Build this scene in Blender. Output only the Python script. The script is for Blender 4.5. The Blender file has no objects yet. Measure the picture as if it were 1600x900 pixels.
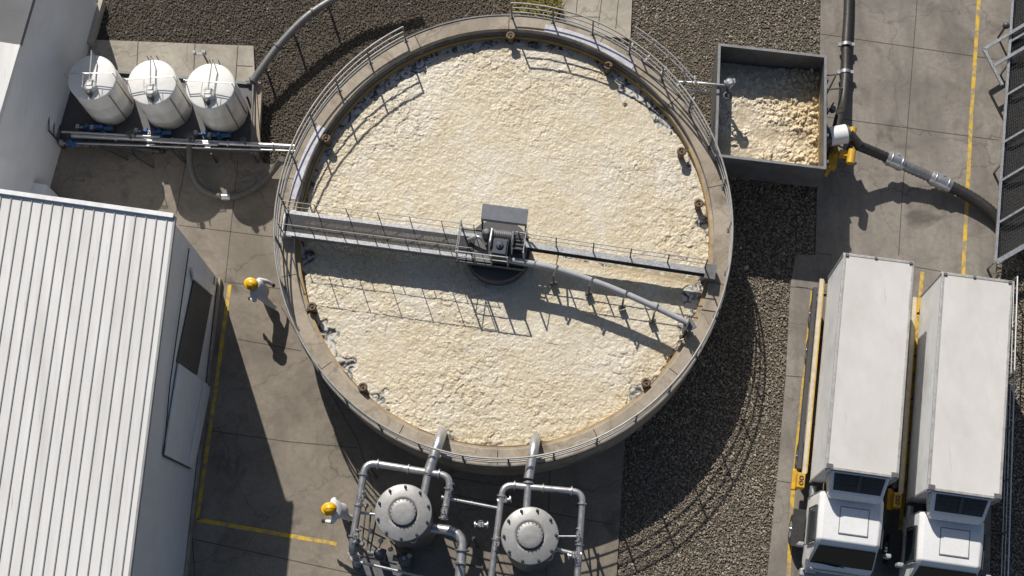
import bpy, math, random
import numpy as np
from mathutils import Vector as V, Matrix, Quaternion
random.seed(7); RNG = np.random.default_rng(11)
PI = math.pi
SC = bpy.context.scene
COL = SC.collection

# ------------------------------------------------------------------ camera model (a drone 50 m up)
FPX, HC = 2300.0, 50.0
_d = V((60, 650, FPX)).normalized()
_ex = V((1, 0, 0)); _ex = (_ex - _d * _ex.dot(_d)).normalized()
_zw = -_d; _yw = _zw.cross(_ex)
def ray(px, py):
    r = V((px - 800, py - 450, FPX))
    return V((r.dot(_ex), r.dot(_yw), r.dot(_zw)))
def P(px, py, z=0.0):
    r = ray(px, py); t = (HC - z) / -r.z
    return V((r.x * t, r.y * t, z))
def P2(px, py, z=0.0):
    p = P(px, py, z); return (p.x, p.y)
def PW(px, py, A, B):
    """point on the vertical plane through ground points A, B"""
    r = ray(px, py); n = V((B[1] - A[1], -(B[0] - A[0]), 0))
    t = (n.x * A[0] + n.y * A[1]) / (n.x * r.x + n.y * r.y)
    return V((r.x * t, r.y * t, HC + r.z * t))

# ------------------------------------------------------------------ materials
def new_mat(name):
    m = bpy.data.materials.new(name); m.use_nodes = True
    nt = m.node_tree; b = nt.nodes['Principled BSDF']
    return m, nt, b
def mixc(nt, fac, a, b, mode='MIX'):
    n = nt.nodes.new('ShaderNodeMix'); n.data_type = 'RGBA'; n.blend_type = mode
    for s, v in ((n.inputs[0], fac), (n.inputs[6], a), (n.inputs[7], b)):
        if hasattr(v, 'links') or hasattr(v, 'is_linked'): nt.links.new(v, s)
        elif isinstance(v, (int, float)): s.default_value = v
        else: s.default_value = (*v, 1)
    return n.outputs[2]
def noise(nt, vec, scale, detail=5, rough=.6, dist=0.0):
    n = nt.nodes.new('ShaderNodeTexNoise'); n.inputs['Scale'].default_value = scale
    n.inputs['Detail'].default_value = detail; n.inputs['Roughness'].default_value = rough
    n.inputs['Distortion'].default_value = dist
    nt.links.new(vec, n.inputs['Vector']); return n.outputs[0]
def ramp(nt, fac, stops):
    n = nt.nodes.new('ShaderNodeValToRGB'); e = n.color_ramp.elements
    while len(e) < len(stops): e.new(.5)
    for k, (p, c) in zip(e, stops):
        k.position = p; k.color = (*(c if not isinstance(c, (int, float)) else (c, c, c)), 1)
    nt.links.new(fac, n.inputs[0]); return n.outputs[0]
def coord(nt, stretch=None, world=False):
    if world:
        g = nt.nodes.new('ShaderNodeNewGeometry'); o = g.outputs['Position']
    else:
        g = nt.nodes.new('ShaderNodeTexCoord'); o = g.outputs['Object']
    if stretch:
        mp = nt.nodes.new('ShaderNodeMapping'); mp.inputs['Scale'].default_value = stretch
        nt.links.new(o, mp.inputs[0]); o = mp.outputs[0]
    return o
def bump(nt, b, h, strength=.3, dist=.02):
    n = nt.nodes.new('ShaderNodeBump'); n.inputs['Strength'].default_value = strength
    n.inputs['Distance'].default_value = dist
    nt.links.new(h, n.inputs['Height']); nt.links.new(n.outputs[0], b.inputs['Normal'])
def pm(name, c, rough=.5, metal=0.0, dirt=None, amt=.5, scale=3.0, var=.12, bmp=0.0, stretch=None, cover=(.45, .7), world=False, runs=None):
    """painted / metal / plastic surface with soft tone variation and dirt patches"""
    m, nt, b = new_mat(name); o = coord(nt, stretch, world)
    n1 = noise(nt, o, scale, 6, .65)
    lo = tuple(x * (1 - var) for x in c); hi = tuple(min(1, x * (1 + var)) for x in c)
    col = ramp(nt, n1, [(.3, lo), (.7, hi)])
    if dirt:
        n2 = noise(nt, o, scale * .6, 8, .7, .6)
        f = ramp(nt, n2, [(cover[0], 0.0), (cover[1], amt)])
        col = mixc(nt, f, col, dirt)
    if runs:
        o2 = coord(nt, runs[0], world); f2 = ramp(nt, noise(nt, o2, 1.0, 4, .6, .2), [(runs[2], 0.0), (runs[2] + .1, runs[3])]); col = mixc(nt, f2, col, runs[1])
    nt.links.new(col, b.inputs['Base Color'])
    b.inputs['Roughness'].default_value = rough; b.inputs['Metallic'].default_value = metal
    n3 = noise(nt, o, scale * 4, 4)
    rr = ramp(nt, n3, [(.3, max(0, rough - .1)), (.7, min(1, rough + .12))]); nt.links.new(rr, b.inputs['Roughness'])
    if bmp: bump(nt, b, noise(nt, o, scale * 12, 4), bmp, .01)
    return m
M = {}
def concrete(name, base, tint=(1, 1, 1), dark=.5, stain=(.10, .085, .07), streak=None, seed=0.0):
    m, nt, b = new_mat(name); o = coord(nt, None, True)
    if seed:
        mp = nt.nodes.new('ShaderNodeMapping'); mp.inputs['Location'].default_value = (seed, seed * 2, 0)
        nt.links.new(o, mp.inputs[0]); o = mp.outputs[0]
    c = tuple(base * t for t in tint)
    a = noise(nt, o, .35, 7, .62, .4); f = noise(nt, o, 6, 6, .7); g = noise(nt, o, 40, 3, .7)
    col = ramp(nt, a, [(.3, tuple(x * .6 for x in c)), (.5, c), (.72, tuple(min(1, x * 1.22) for x in c))])
    col = mixc(nt, ramp(nt, f, [(.35, .45), (.6, 0.0)]), col, tuple(x * .62 for x in c))
    s = noise(nt, o, .8, 9, .75, 1.2)
    col = mixc(nt, ramp(nt, s, [(.5, 0.0), (.72, dark)]), col, stain)
    if streak:
        mp = nt.nodes.new('ShaderNodeMapping'); mp.inputs['Scale'].default_value = streak
        nt.links.new(o, mp.inputs[0])
        st = noise(nt, mp.outputs[0], 1.0, 5, .6)
        col = mixc(nt, ramp(nt, st, [(.46, 0.0), (.68, .6)]), col, tuple(x * .5 for x in c))
    vo = nt.nodes.new('ShaderNodeTexVoronoi'); vo.feature = 'DISTANCE_TO_EDGE'; vo.inputs['Scale'].default_value = .22
    wv = nt.nodes.new('ShaderNodeVectorMath'); wv.operation = 'MULTIPLY_ADD'; nz_ = nt.nodes.new('ShaderNodeTexNoise'); nz_.inputs['Scale'].default_value = 1.1; nz_.inputs['Detail'].default_value = 6
    nt.links.new(o, nz_.inputs['Vector']); nt.links.new(nz_.outputs['Color'], wv.inputs[0]); wv.inputs[1].default_value = (1.5, 1.5, 0); nt.links.new(o, wv.inputs[2]); nt.links.new(wv.outputs[0], vo.inputs['Vector'])
    col = mixc(nt, ramp(nt, vo.outputs['Distance'], [(.0015, .6), (.005, 0.0)]), col, tuple(x * .3 for x in c))
    oi = noise(nt, o, .55, 3, .5, .8); col = mixc(nt, ramp(nt, oi, [(.64, 0.0), (.74, .6)]), col, (.045, .037, .03))
    sp = noise(nt, o, 90, 2)
    col = mixc(nt, ramp(nt, sp, [(.62, 0.0), (.7, .35)]), col, tuple(x * .45 for x in c))
    nt.links.new(col, b.inputs['Base Color']); b.inputs['Roughness'].default_value = .88
    bump(nt, b, g, .35, .01)
    return m
M['yard'] = concrete('yard_concrete', .24, (1.0, .875, .71), .75)
M['road'] = concrete('road_concrete', .25, (1.0, .905, .79), .7, streak=(1.3, .10, 1), seed=31)
M['pad'] = concrete('pad_concrete', .40, (1.0, .92, .78), .35, seed=12)
M['tank'] = concrete('tank_concrete', .39, (1.0, .86, .68), .8, stain=(.15, .105, .065), seed=50)
M['joint'] = pm('joint_sealant', (.07, .06, .05), .9)
M['ground'] = pm('dark_earth', (.085, .068, .05), .95, scale=8, var=.3)
M['paint_yellow'] = pm('yellow_paint_worn', (.62, .40, .03), .7, dirt=(.25, .21, .15), amt=.9, scale=5, cover=(.46, .58))
M['roof'] = pm('white_roof_sheet', (.66, .66, .66), .42, dirt=(.46, .45, .42), amt=.5, scale=.7, var=.06, stretch=(3, .3, 1), runs=((7, .55, 1), (.36, .31, .22), .66, .7))
M['rib'] = pm('roof_rib', (.26, .27, .28), .5)
M['wallw'] = pm('white_wall_sheet', (.74, .75, .77), .55, dirt=(.56, .55, .53), amt=.5, scale=.6, var=.05)
M['wallb'] = pm('pale_wall_sheet', (.70, .715, .74), .55, dirt=(.55, .56, .57), amt=.5, scale=.7, var=.06)
M['roof_shade'] = pm('shade_painted_roof', (.15, .155, .165), .85, dirt=(.11, .11, .11), amt=.5, scale=.6)  # grey paints the tone of the shaded white wall onto a sunlit roof
M['seam'] = pm('dark_seam', (.05, .052, .055), .7)
M['opening'] = pm('doorway_shade', (.09, .085, .078), .8, scale=2)  # dark colour painted for the shade inside the open doorway
M['trim'] = pm('white_trim', (.72, .73, .74), .4)
M['galv'] = pm('galvanised_steel', (.50, .51, .52), .38, .75, dirt=(.30, .29, .27), amt=.5, scale=5)
M['paint_grey'] = pm('grey_paint', (.34, .35, .37), .5, 0, dirt=(.2, .19, .18), amt=.4, scale=4)
M['darksteel'] = pm('dark_steel', (.075, .078, .085), .5, .3, dirt=(.10, .075, .05), amt=.5, scale=5)
M['midsteel'] = pm('grey_steel', (.15, .155, .165), .5, .3, dirt=(.10, .075, .05), amt=.75, scale=2.4, var=.2)
M['stain_steel'] = pm('stainless_steel', (.50, .50, .51), .36, .75, dirt=(.36, .34, .32), amt=.3, scale=1.2, var=.05)
M['lid'] = pm('brushed_lid', (.33, .33, .33), .48, .3, dirt=(.23, .22, .205), amt=.6, scale=2.0, var=.08, world=True)
M['grate'] = pm('grating', (.045, .045, .05), .7, .0, scale=9, var=.3)
M['plastic'] = pm('white_polyethylene', (.72, .71, .68), .45, dirt=(.44, .38, .28), amt=.65, scale=1.4, var=.06, stretch=(2, 2, .5), world=True, runs=((6, 6, .5), (.20, .15, .09), .66, .7))
M['plastlid'] = pm('white_lid', (.70, .70, .69), .45, dirt=(.50, .47, .41), amt=.55, scale=2, var=.05, world=True)
M['white'] = pm('white_vehicle_paint', (.77, .775, .78), .28, dirt=(.48, .46, .43), amt=.25, scale=1.6, var=.04, world=True)
M['boxroof'] = pm('white_box_roof', (.60, .585, .565), .55, dirt=(.44, .41, .37), amt=.4, scale=.9, var=.05, stretch=(1.3, .8, 1), cover=(.42, .75), world=True, runs=((9, .5, 1), (.22, .17, .12), .68, .6))
M['boxside'] = pm('white_box_side', (.78, .79, .80), .45, dirt=(.50, .48, .45), amt=.55, scale=1.1, var=.05, world=True)
M['glass'] = pm('dark_glass', (.020, .032, .032), .12, dirt=(.04, .058, .06), amt=.5, scale=2.5)
M['rubber'] = pm('black_rubber', (.022, .022, .022), .75, dirt=(.06, .055, .05), amt=.6, scale=6)
M['hose'] = pm('black_hose', (.028, .026, .025), .5, dirt=(.06, .047, .038), amt=.5, scale=5)
M['yellow'] = pm('yellow_machine_paint', (.62, .36, .02), .45, dirt=(.22, .15, .06), amt=.5, scale=6)
M['blue'] = pm('blue_pump_paint', (.03, .11, .28), .45, dirt=(.06, .06, .06), amt=.5, scale=8)
M['rust'] = pm('rusty_brown', (.16, .112, .07), .85, dirt=(.10, .06, .03), amt=.7, scale=9, bmp=.4)
M['ochre'] = pm('ochre_stained_wall', (.17, .115, .055), .8, dirt=(.08, .055, .03), amt=.7, scale=2.2, var=.25, bmp=.3)
M['ochrewet'] = pm('ochre_band', (.40, .255, .075), .65, dirt=(.20, .125, .045), amt=.75, scale=3)
M['ribgrey'] = pm('ribbed_grey', (.26, .265, .27), .4, .6, dirt=(.12, .11, .1), amt=.6, scale=4)
M['skipflange'] = pm('worn_skip_edge', (.22, .225, .235), .5, .2, dirt=(.12, .1, .08), amt=.6, scale=5)
M['dullrail'] = pm('dull_rail', (.36, .355, .34), .55, .3, dirt=(.2, .16, .12), amt=.6, scale=4)
M['plate'] = pm('pale_cover_plate', (.45, .46, .52), .4, .3, dirt=(.34, .32, .30), amt=.4, scale=2)
M['coverall'] = pm('white_coverall', (.72, .73, .76), .85, dirt=(.5, .5, .52), amt=.3, scale=9)
M['skin'] = pm('skin', (.45, .25, .16), .6)
M['hair'] = pm('dark_hair', (.02, .015, .012), .8)
M['boot'] = pm('black_boot', (.02, .018, .017), .6)
M['glove'] = pm('dark_glove', (.05, .03, .022), .8)
M['hat'] = pm('yellow_helmet', (.72, .42, .015), .3)
M['net'] = pm('dark_shade_net', (.018, .018, .018), .95, scale=14, var=.5, dirt=(.06, .058, .05), amt=.6, cover=(.5, .65), bmp=.5)
M['chrome'] = pm('bright_metal', (.75, .75, .75), .2, 1.0)
M['cream'] = pm('cream_rail_paint', (.55, .48, .36), .5, dirt=(.25, .2, .14), amt=.5, scale=4)

def attr_mat(name, bumpscale, rough, bstr=.5, fine=None):
    m, nt, b = new_mat(name)
    a = nt.nodes.new('ShaderNodeAttribute'); a.attribute_name = 'tone'
    o = coord(nt, None, True); n = noise(nt, o, bumpscale, 6, .7)
    col = mixc(nt, 1.0, a.outputs['Color'], ramp(nt, n, [(.25, .78), (.75, 1.15)]), 'MULTIPLY')
    nt.links.new(col, b.inputs['Base Color']); b.inputs['Roughness'].default_value = rough
    bump(nt, b, n, bstr, .02)
    return m
M['stones'] = attr_mat('gravel_stones', 30, .85, .3)
M['sludge'] = attr_mat('cream_sludge', 16, .5, .3)
m, nt, b = new_mat('dark_foamy_water'); o = coord(nt, None, True)
f = noise(nt, o, 3.0, 5, .6, 1.6)
nt.links.new(ramp(nt, f, [(.38, (.022, .024, .027)), (.46, (.2, .195, .185)), (.55, (.60, .585, .54))]), b.inputs['Base Color'])
b.inputs['Roughness'].default_value = .18; M['water'] = m; bump(nt, b, f, .4, .03)

# ------------------------------------------------------------------ mesh builder
class MB:
    def __init__(s): s.v = []; s.f = []; s.sm = []; s.mi = []; s.mat = 0
    def add(s, vs, fs, smooth=False):
        o = len(s.v); s.v += [V(p) for p in vs]
        for f in fs: s.f.append([o + i for i in f]); s.sm.append(smooth); s.mi.append(s.mat)
        return s
    def box(s, c, sz, ang=0.0):
        R = Matrix.Rotation(ang, 3, 'Z'); c = V(c)
        vs = [c + R @ V((x * sz[0] / 2, y * sz[1] / 2, z * sz[2] / 2)) for x in (-1, 1) for y in (-1, 1) for z in (-1, 1)]
        return s.add(vs, [(0, 1, 3, 2), (4, 6, 7, 5), (0, 4, 5, 1), (2, 3, 7, 6), (0, 2, 6, 4), (1, 5, 7, 3)])
    def beam(s, p, q, w, h, up=(0, 0, 1)):
        p, q = V(p), V(q); t = (q - p).normalized(); up = V(up)
        if abs(t.dot(up)) > .98: up = V((0, 1, 0))
        x = t.cross(up).normalized() * (w / 2); u = x.cross(t).normalized() * (h / 2)
        vs = [a + i * x + j * u for a in (p, q) for i, j in ((-1, -1), (1, -1), (1, 1), (-1, 1))]
        return s.add(vs, [(3, 2, 1, 0), (4, 5, 6, 7), (0, 1, 5, 4), (1, 2, 6, 5), (2, 3, 7, 6), (3, 0, 4, 7)])
    def tube(s, path, r, n=10, closed=False):
        path = [V(p) for p in path]; k = len(path)
        rs = r if isinstance(r, (list, tuple)) else [r] * k
        vs = []; nrm = None
        for i, p in enumerate(path):
            if closed: t = path[(i + 1) % k] - path[i - 1]
            else: t = path[min(i + 1, k - 1)] - path[max(i - 1, 0)]
            t.normalize()
            if nrm is None:
                nrm = t.cross(V((0, 0, 1)))
                if nrm.length < .05: nrm = t.cross(V((0, 1, 0)))
            nrm = (nrm - t * nrm.dot(t)).normalized(); bn = t.cross(nrm)
            for j in range(n):
                a = 2 * PI * j / n; vs.append(p + (nrm * math.cos(a) + bn * math.sin(a)) * rs[i])
        fs = []
        for i in range(k if closed else k - 1):
            i2 = (i + 1) % k
            for j in range(n):
                j2 = (j + 1) % n; fs.append((i * n + j, i * n + j2, i2 * n + j2, i2 * n + j))
        s.add(vs, fs, True)
        if not closed:
            s.add(vs[:n], [tuple(range(n - 1, -1, -1))]); s.add(vs[-n:], [tuple(range(n))])
        return s
    def cyl(s, p, q, r, n=16): return s.tube([p, q], r, n)
    def lathe(s, c, prof, n=32, a=1.0, b=1.0, smooth=True, close=False):
        c = V(c); vs = []; k = len(prof)
        for r, z in prof:
            for j in range(n):
                t = 2 * PI * j / n; vs.append(c + V((r * a * math.cos(t), r * b * math.sin(t), z)))
        fs = []
        for i in range(k if close else k - 1):
            i2 = (i + 1) % k
            for j in range(n):
                j2 = (j + 1) % n; fs.append((i * n + j, i * n + j2, i2 * n + j2, i2 * n + j))
        return s.add(vs, fs, smooth)
    def disc(s, c, r, n=32, up=True):
        vs = [V(c) + V((r * math.cos(2 * PI * j / n), r * math.sin(2 * PI * j / n), 0)) for j in range(n)]
        return s.add(vs, [tuple(range(n)) if up else tuple(range(n - 1, -1, -1))])
    def can(s, c, prof, n=32):
        s.lathe(c, prof, n)
        s.disc(V(c) + V((0, 0, prof[-1][1])), prof[-1][0], n); s.disc(V(c) + V((0, 0, prof[0][1])), prof[0][0], n, False)
        return s
    def prism(s, poly, z0, z1):
        n = len(poly); ar = sum(poly[i][0] * poly[(i + 1) % n][1] - poly[(i + 1) % n][0] * poly[i][1] for i in range(n))
        if ar < 0: poly = poly[::-1]
        vs = [(p[0], p[1], z0) for p in poly] + [(p[0], p[1], z1) for p in poly]
        return s.add(vs, [tuple(range(n - 1, -1, -1)), tuple(range(n, 2 * n))] + [(i, (i + 1) % n, n + (i + 1) % n, n + i) for i in range(n)])
    def quad(s, a, b_, c, d, th=0.0):
        a, b_, c, d = map(V, (a, b_, c, d))
        if not th: return s.add([a, b_, c, d], [(0, 1, 2, 3)])
        n = (b_ - a).cross(d - a).normalized() * th
        return s.add([a, b_, c, d, a + n, b_ + n, c + n, d + n], [(3, 2, 1, 0), (4, 5, 6, 7), (0, 1, 5, 4), (1, 2, 6, 5), (2, 3, 7, 6), (3, 0, 4, 7)])
    def ball(s, c, r, n=10, sc=(1, 1, 1)):
        prof = [(max(1e-4, math.sin(PI * i / n)) * r, -math.cos(PI * i / n) * r) for i in range(n + 1)]
        o = len(s.v); s.lathe((0, 0, 0), prof, n + 4)
        for i in range(o, len(s.v)): s.v[i] = V((s.v[i].x * sc[0], s.v[i].y * sc[1], s.v[i].z * sc[2])) + V(c)
        return s
    def torus(s, c, R, r, axis=(0, 0, 1), n=20, k=8):
        q = V((0, 0, 1)).rotation_difference(V(axis)); c = V(c)
        return s.tube([c + q @ V((R * math.cos(2 * PI * i / n), R * math.sin(2 * PI * i / n), 0)) for i in range(n)], r, k, True)
    def build(s, name, mats, parent=None, world=False, loc=None, bevel=0.0):
        me = bpy.data.meshes.new(name)
        vs = s.v
        if parent is not None and world:
            inv = root_matrix(parent).inverted(); vs = [inv @ p for p in vs]
        if loc is not None: vs = [p - V(loc) for p in vs]
        me.from_pydata([tuple(p) for p in vs], [], s.f)
        me.polygons.foreach_set('use_smooth', s.sm)
        for m_ in (mats if isinstance(mats, (list, tuple)) else [mats]): me.materials.append(m_ if not isinstance(m_, str) else M[m_])
        me.polygons.foreach_set('material_index', s.mi); me.update()
        o = bpy.data.objects.new(name, me); COL.objects.link(o)
        if parent is not None: o.parent = parent
        if loc is not None: o.location = loc
        if bevel:
            bv = o.modifiers.new('edge', 'BEVEL'); bv.width = bevel; bv.segments = 2; bv.limit_method = 'ANGLE'; bv.angle_limit = .7
        return o
def root_matrix(o):
    while o.parent is not None: o = o.parent
    return Matrix.LocRotScale(o.location, o.rotation_euler, None)
def tag(o, label=None, cat=None, group=None, kind=None):
    for k, v in (('label', label), ('category', cat), ('group', group), ('kind', kind)):
        if v: o[k] = v
    return o
def thing(name, label, cat, loc=(0, 0, 0), rz=0.0, group=None):
    o = bpy.data.objects.new(name, None); COL.objects.link(o)
    o.empty_display_size = .2; o.location = loc; o.rotation_euler = (0, 0, rz)
    return tag(o, label, cat, group)
def dup(root, loc, rz, label):
    r = root.copy(); COL.objects.link(r); r.location = loc; r.rotation_euler = (0, 0, rz); r['label'] = label
    for ch in list(root.children):
        c = ch.copy(); COL.objects.link(c); c.parent = r
        for g in list(ch.children):
            d = g.copy(); COL.objects.link(d); d.parent = c
    return r
def fillet(pts, r, n=6):
    pts = [V(p) for p in pts]; out = [pts[0]]
    for i in range(1, len(pts) - 1):
        a, b_, c = pts[i - 1], pts[i], pts[i + 1]
        d1 = min(r, (a - b_).length * .48); d2 = min(r, (c - b_).length * .48)
        p, q = b_ + (a - b_).normalized() * d1, b_ + (c - b_).normalized() * d2
        for k in range(n + 1):
            t = k / n; out.append(p * (1 - t) ** 2 + b_ * 2 * t * (1 - t) + q * t * t)
    out.append(pts[-1]); return out
def spline(pts, n=8):
    pts = [V(p) for p in pts]; q = [pts[0] * 2 - pts[1]] + pts + [pts[-1] * 2 - pts[-2]]; out = []
    for i in range(1, len(q) - 2):
        for k in range(n):
            t = k / n; p0, p1, p2, p3 = q[i - 1:i + 3]
            out.append(.5 * ((2 * p1) + (p2 - p0) * t + (2 * p0 - 5 * p1 + 4 * p2 - p3) * t * t + (3 * p1 - p0 - 3 * p2 + p3) * t ** 3))
    out.append(pts[-1]); return out
def flange(mb, p, d, r, th=.05, n=14):
    p = V(p); d = V(d).normalized() * th / 2; mb.cyl(p - d, p + d, r, n)

# ------------------------------------------------------------------ numpy noise
def hash2(ix, iy, k):
    h = (ix.astype(np.int64) * 374761393 + iy.astype(np.int64) * 668265263 + k * 2246822519) & 0xffffffff
    h = ((h ^ (h >> 13)) * 1274126177) & 0xffffffff
    h = ((h ^ (h >> 16)) * 2654435761) & 0xffffffff
    return ((h ^ (h >> 15)) & 0xffff) / 65535.0
def vnoise(x, y, s, k=0, octs=4):
    t = 0; a = 1.0; tot = 0
    for o in range(octs):
        X, Y = x * s, y * s; i, j = np.floor(X), np.floor(Y); u, v = X - i, Y - j
        u = u * u * (3 - 2 * u); v = v * v * (3 - 2 * v)
        n = (hash2(i, j, k + o) * (1 - u) + hash2(i + 1, j, k + o) * u) * (1 - v) + (hash2(i, j + 1, k + o) * (1 - u) + hash2(i + 1, j + 1, k + o) * u) * v
        t = t + a * n; tot += a; a *= .5; s *= 2.03
    return t / tot
def cells(x, y, s, k, jit=.95):
    X, Y = x * s, y * s; i, j = np.floor(X), np.floor(Y)
    f1 = np.full_like(x, 9.0); f2 = np.full_like(x, 9.0); ci = np.zeros_like(x); cj = np.zeros_like(x); ox = np.zeros_like(x); oy = np.zeros_like(x)
    for di in (-1, 0, 1):
        for dj in (-1, 0, 1):
            a, b_ = i + di, j + dj
            px = a + .5 + (hash2(a, b_, k) - .5) * jit; py = b_ + .5 + (hash2(a, b_, k + 1) - .5) * jit
            dx, dy = X - px, Y - py; d = np.sqrt(dx * dx + dy * dy); near = d < f1
            f2 = np.where(near, f1, np.minimum(f2, d)); f1 = np.where(near, d, f1)
            ci = np.where(near, a, ci); cj = np.where(near, b_, cj); ox = np.where(near, dx, ox); oy = np.where(near, dy, oy)
    return f1, f2, ci, cj, ox, oy
def flakes(x, y, s, k, warp=.35, lift=.5, tilt=.6, crack=.12):
    """field of tilted rounded plates: height about 0..1 and a random tone per plate"""
    wx = x + (vnoise(x, y, s * .8, k + 40) - .5) * warp * 2 / s + (vnoise(x, y, s * 2.5, k + 42, 2) - .5) * warp / s
    wy = y + (vnoise(x, y, s * .8, k + 60) - .5) * warp * 2 / s + (vnoise(x, y, s * 2.5, k + 62, 2) - .5) * warp / s
    f1, f2, ci, cj, ox, oy = cells(wx, wy, s, k)
    r0 = hash2(ci, cj, k + 5); a = hash2(ci, cj, k + 6) * 6.283; tl = hash2(ci, cj, k + 7) * tilt
    h = r0 * lift + (ox * np.cos(a) + oy * np.sin(a)) * tl + .35 * (1 - f1 ** 2)
    e = np.clip((f2 - f1) / crack, 0, 1); e = e * e * (3 - 2 * e)
    return h * (.35 + .65 * e), r0, e
def grid_mesh(name, X, Y, Z, keep, tone, mat, parent=None):
    ny, nx = X.shape; idx = -np.ones(X.shape, np.int64); idx[keep] = np.arange(keep.sum())
    q = keep[:-1, :-1] & keep[1:, :-1] & keep[:-1, 1:] & keep[1:, 1:]
    F = np.stack([idx[:-1, :-1][q], idx[:-1, 1:][q], idx[1:, 1:][q], idx[1:, :-1][q]], 1)
    co = np.stack([X[keep], Y[keep], Z[keep]], 1)
    return np_mesh(name, co, F, tone[keep], mat, True)
def np_mesh(name, co, F, tone, mat, smooth):
    me = bpy.data.meshes.new(name); n, k = F.shape
    me.vertices.add(len(co)); me.vertices.foreach_set('co', co.astype(np.float32).ravel())
    me.loops.add(n * k); me.loops.foreach_set('vertex_index', F.astype(np.int32).ravel())
    me.polygons.add(n); me.polygons.foreach_set('loop_start', np.arange(0, n * k, k, dtype=np.int32))
    me.polygons.foreach_set('use_smooth', np.full(n, smooth)); me.update(calc_edges=True); me.validate()
    at = me.attributes.new('tone', 'FLOAT_COLOR', 'POINT')
    at.data.foreach_set('color', np.concatenate([tone, np.ones((len(tone), 1))], 1).astype(np.float32).ravel())
    me.materials.append(mat); o = bpy.data.objects.new(name, me); COL.objects.link(o); return o

# ================================================================== TANK GEOMETRY (shared)
TC = P(788, 380, 2.35); TC = V((-1.485, 15.50, 0)); TA, TB = 7.71, 8.05
RIM, SLZ = 2.35, 1.84
def rimpt(phi, dr, z): return V((TC.x + (TA + dr) * math.cos(phi), TC.y + (TB + dr) * math.sin(phi), z))
def rimphi(px, py, z=RIM):
    p = P(px, py, z); return math.atan2((p.y - TC.y) / TB, (p.x - TC.x) / TA)
def ringloft(mb, prof, p0=0.0, p1=2 * PI, n=160, smooth=True):
    full = abs(p1 - p0 - 2 * PI) < 1e-6; m_ = n if full else n + 1; k = len(prof)
    vs = [rimpt(p0 + (p1 - p0) * i / n, dr, z) for i in range(m_) for dr, z in prof]; fs = []
    for i in range(n):
        i2 = (i + 1) % m_
        for j in range(k): j2 = (j + 1) % k; fs.append((i * k + j, i * k + j2, i2 * k + j2, i2 * k + j))
    if not full: fs += [tuple(range(k)), tuple(range((m_ - 1) * k + k - 1, (m_ - 1) * k - 1, -1))]
    mb.add(vs, fs, False); return mb

# ================================================================== GROUND
mb = MB(); mb.add([(-90, -60, -.112), (90, -60, -.112), (90, 110, -.112), (-90, 110, -.112)], [(0, 1, 2, 3)])
tag(mb.build('ground', 'ground'), kind='structure')
def slab(name, polys, mat, z1=0.0):
    mb = MB()
    for pl in polys: mb.prism([P2(*p) for p in pl], -.13, z1)
    return tag(mb.build(name, mat), kind='structure')
yard = [(-80, 330), (92, 229), (404, 238), (412, 255), (470, 262), (640, 420), (900, 600), (976, 690), (958, 990), (-80, 990)]
slab('concrete_yard', [yard], 'yard')
road = [(1284, -90), (1280, 160), (1274, 398), (1243, 398), (1235, 448), (1228, 587), (1214, 751), (1190, 990), (1545, 990), (1556, 420), (1574, 150), (1588, -90)]
slab('concrete_road', [road], 'road', .0)
path_poly = [(888, -90), (992, -90), (985, 60), (872, 50)]
slab('concrete_path', [path_poly], 'pad')
def lines(name, segs, w, mat, z=.004):
    mb = MB()
    for s in segs:
        for a, b_ in zip(s[:-1], s[1:]):
            p, q = P(*a), P(*b_); d = (q - p).normalized(); x = V((-d.y, d.x, 0)) * w / 2
            mb.add([p - x + V((0, 0, z)), q - x + V((0, 0, z)), q + x + V((0, 0, z)), p + x + V((0, 0, z))], [(0, 1, 2, 3)])
    return tag(mb.build(name, mat), kind='structure')
lines('pavement_joints', [
    [(1282, 53), (1558, 93)], [(1278, 181), (1560, 219)], [(1322, -40), (1309, 180)], [(1436, -40), (1408, 330), (1404, 400)], [(1244, 448), (1290, 455)],
    [(1234, 448), (1262, 450)], [(1228, 587), (1262, 590)], [(1214, 751), (1240, 755)], [(1418, 415), (1470, 424)], [(1276, 395), (1300, 398)],
    [(905, -40), (900, 25)], [(945, -40), (935, 40)], [(970, -40), (962, 45)], [(880, 25), (937, 27)],
    [(372, 250), (352, 440)], [(280, 352), (440, 372)], [(350, 440), (445, 452)], [(322, 672), (450, 690), (560, 700)], [(300, 842), (560, 898)], [(440, 480), (560, 690), (640, 940)],
    [(300, 840), (312, 990)], [(290, 255), (275, 335)], [(372, 530), (470, 548)], [(690, 770), (960, 820)], [(860, 720), (850, 990)]], .026, 'joint')
lines('yellow_line', [[(1532, -40), (1518, 175), (1505, 425), (1490, 700)], [(1270, 455), (1238, 780), (1232, 900), (1226, 980)], [(1441, 425), (1405, 850)],
    [(359, 445), (338, 600), (308, 812), (526, 850)]], .135, 'paint_yellow', .006)

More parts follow.
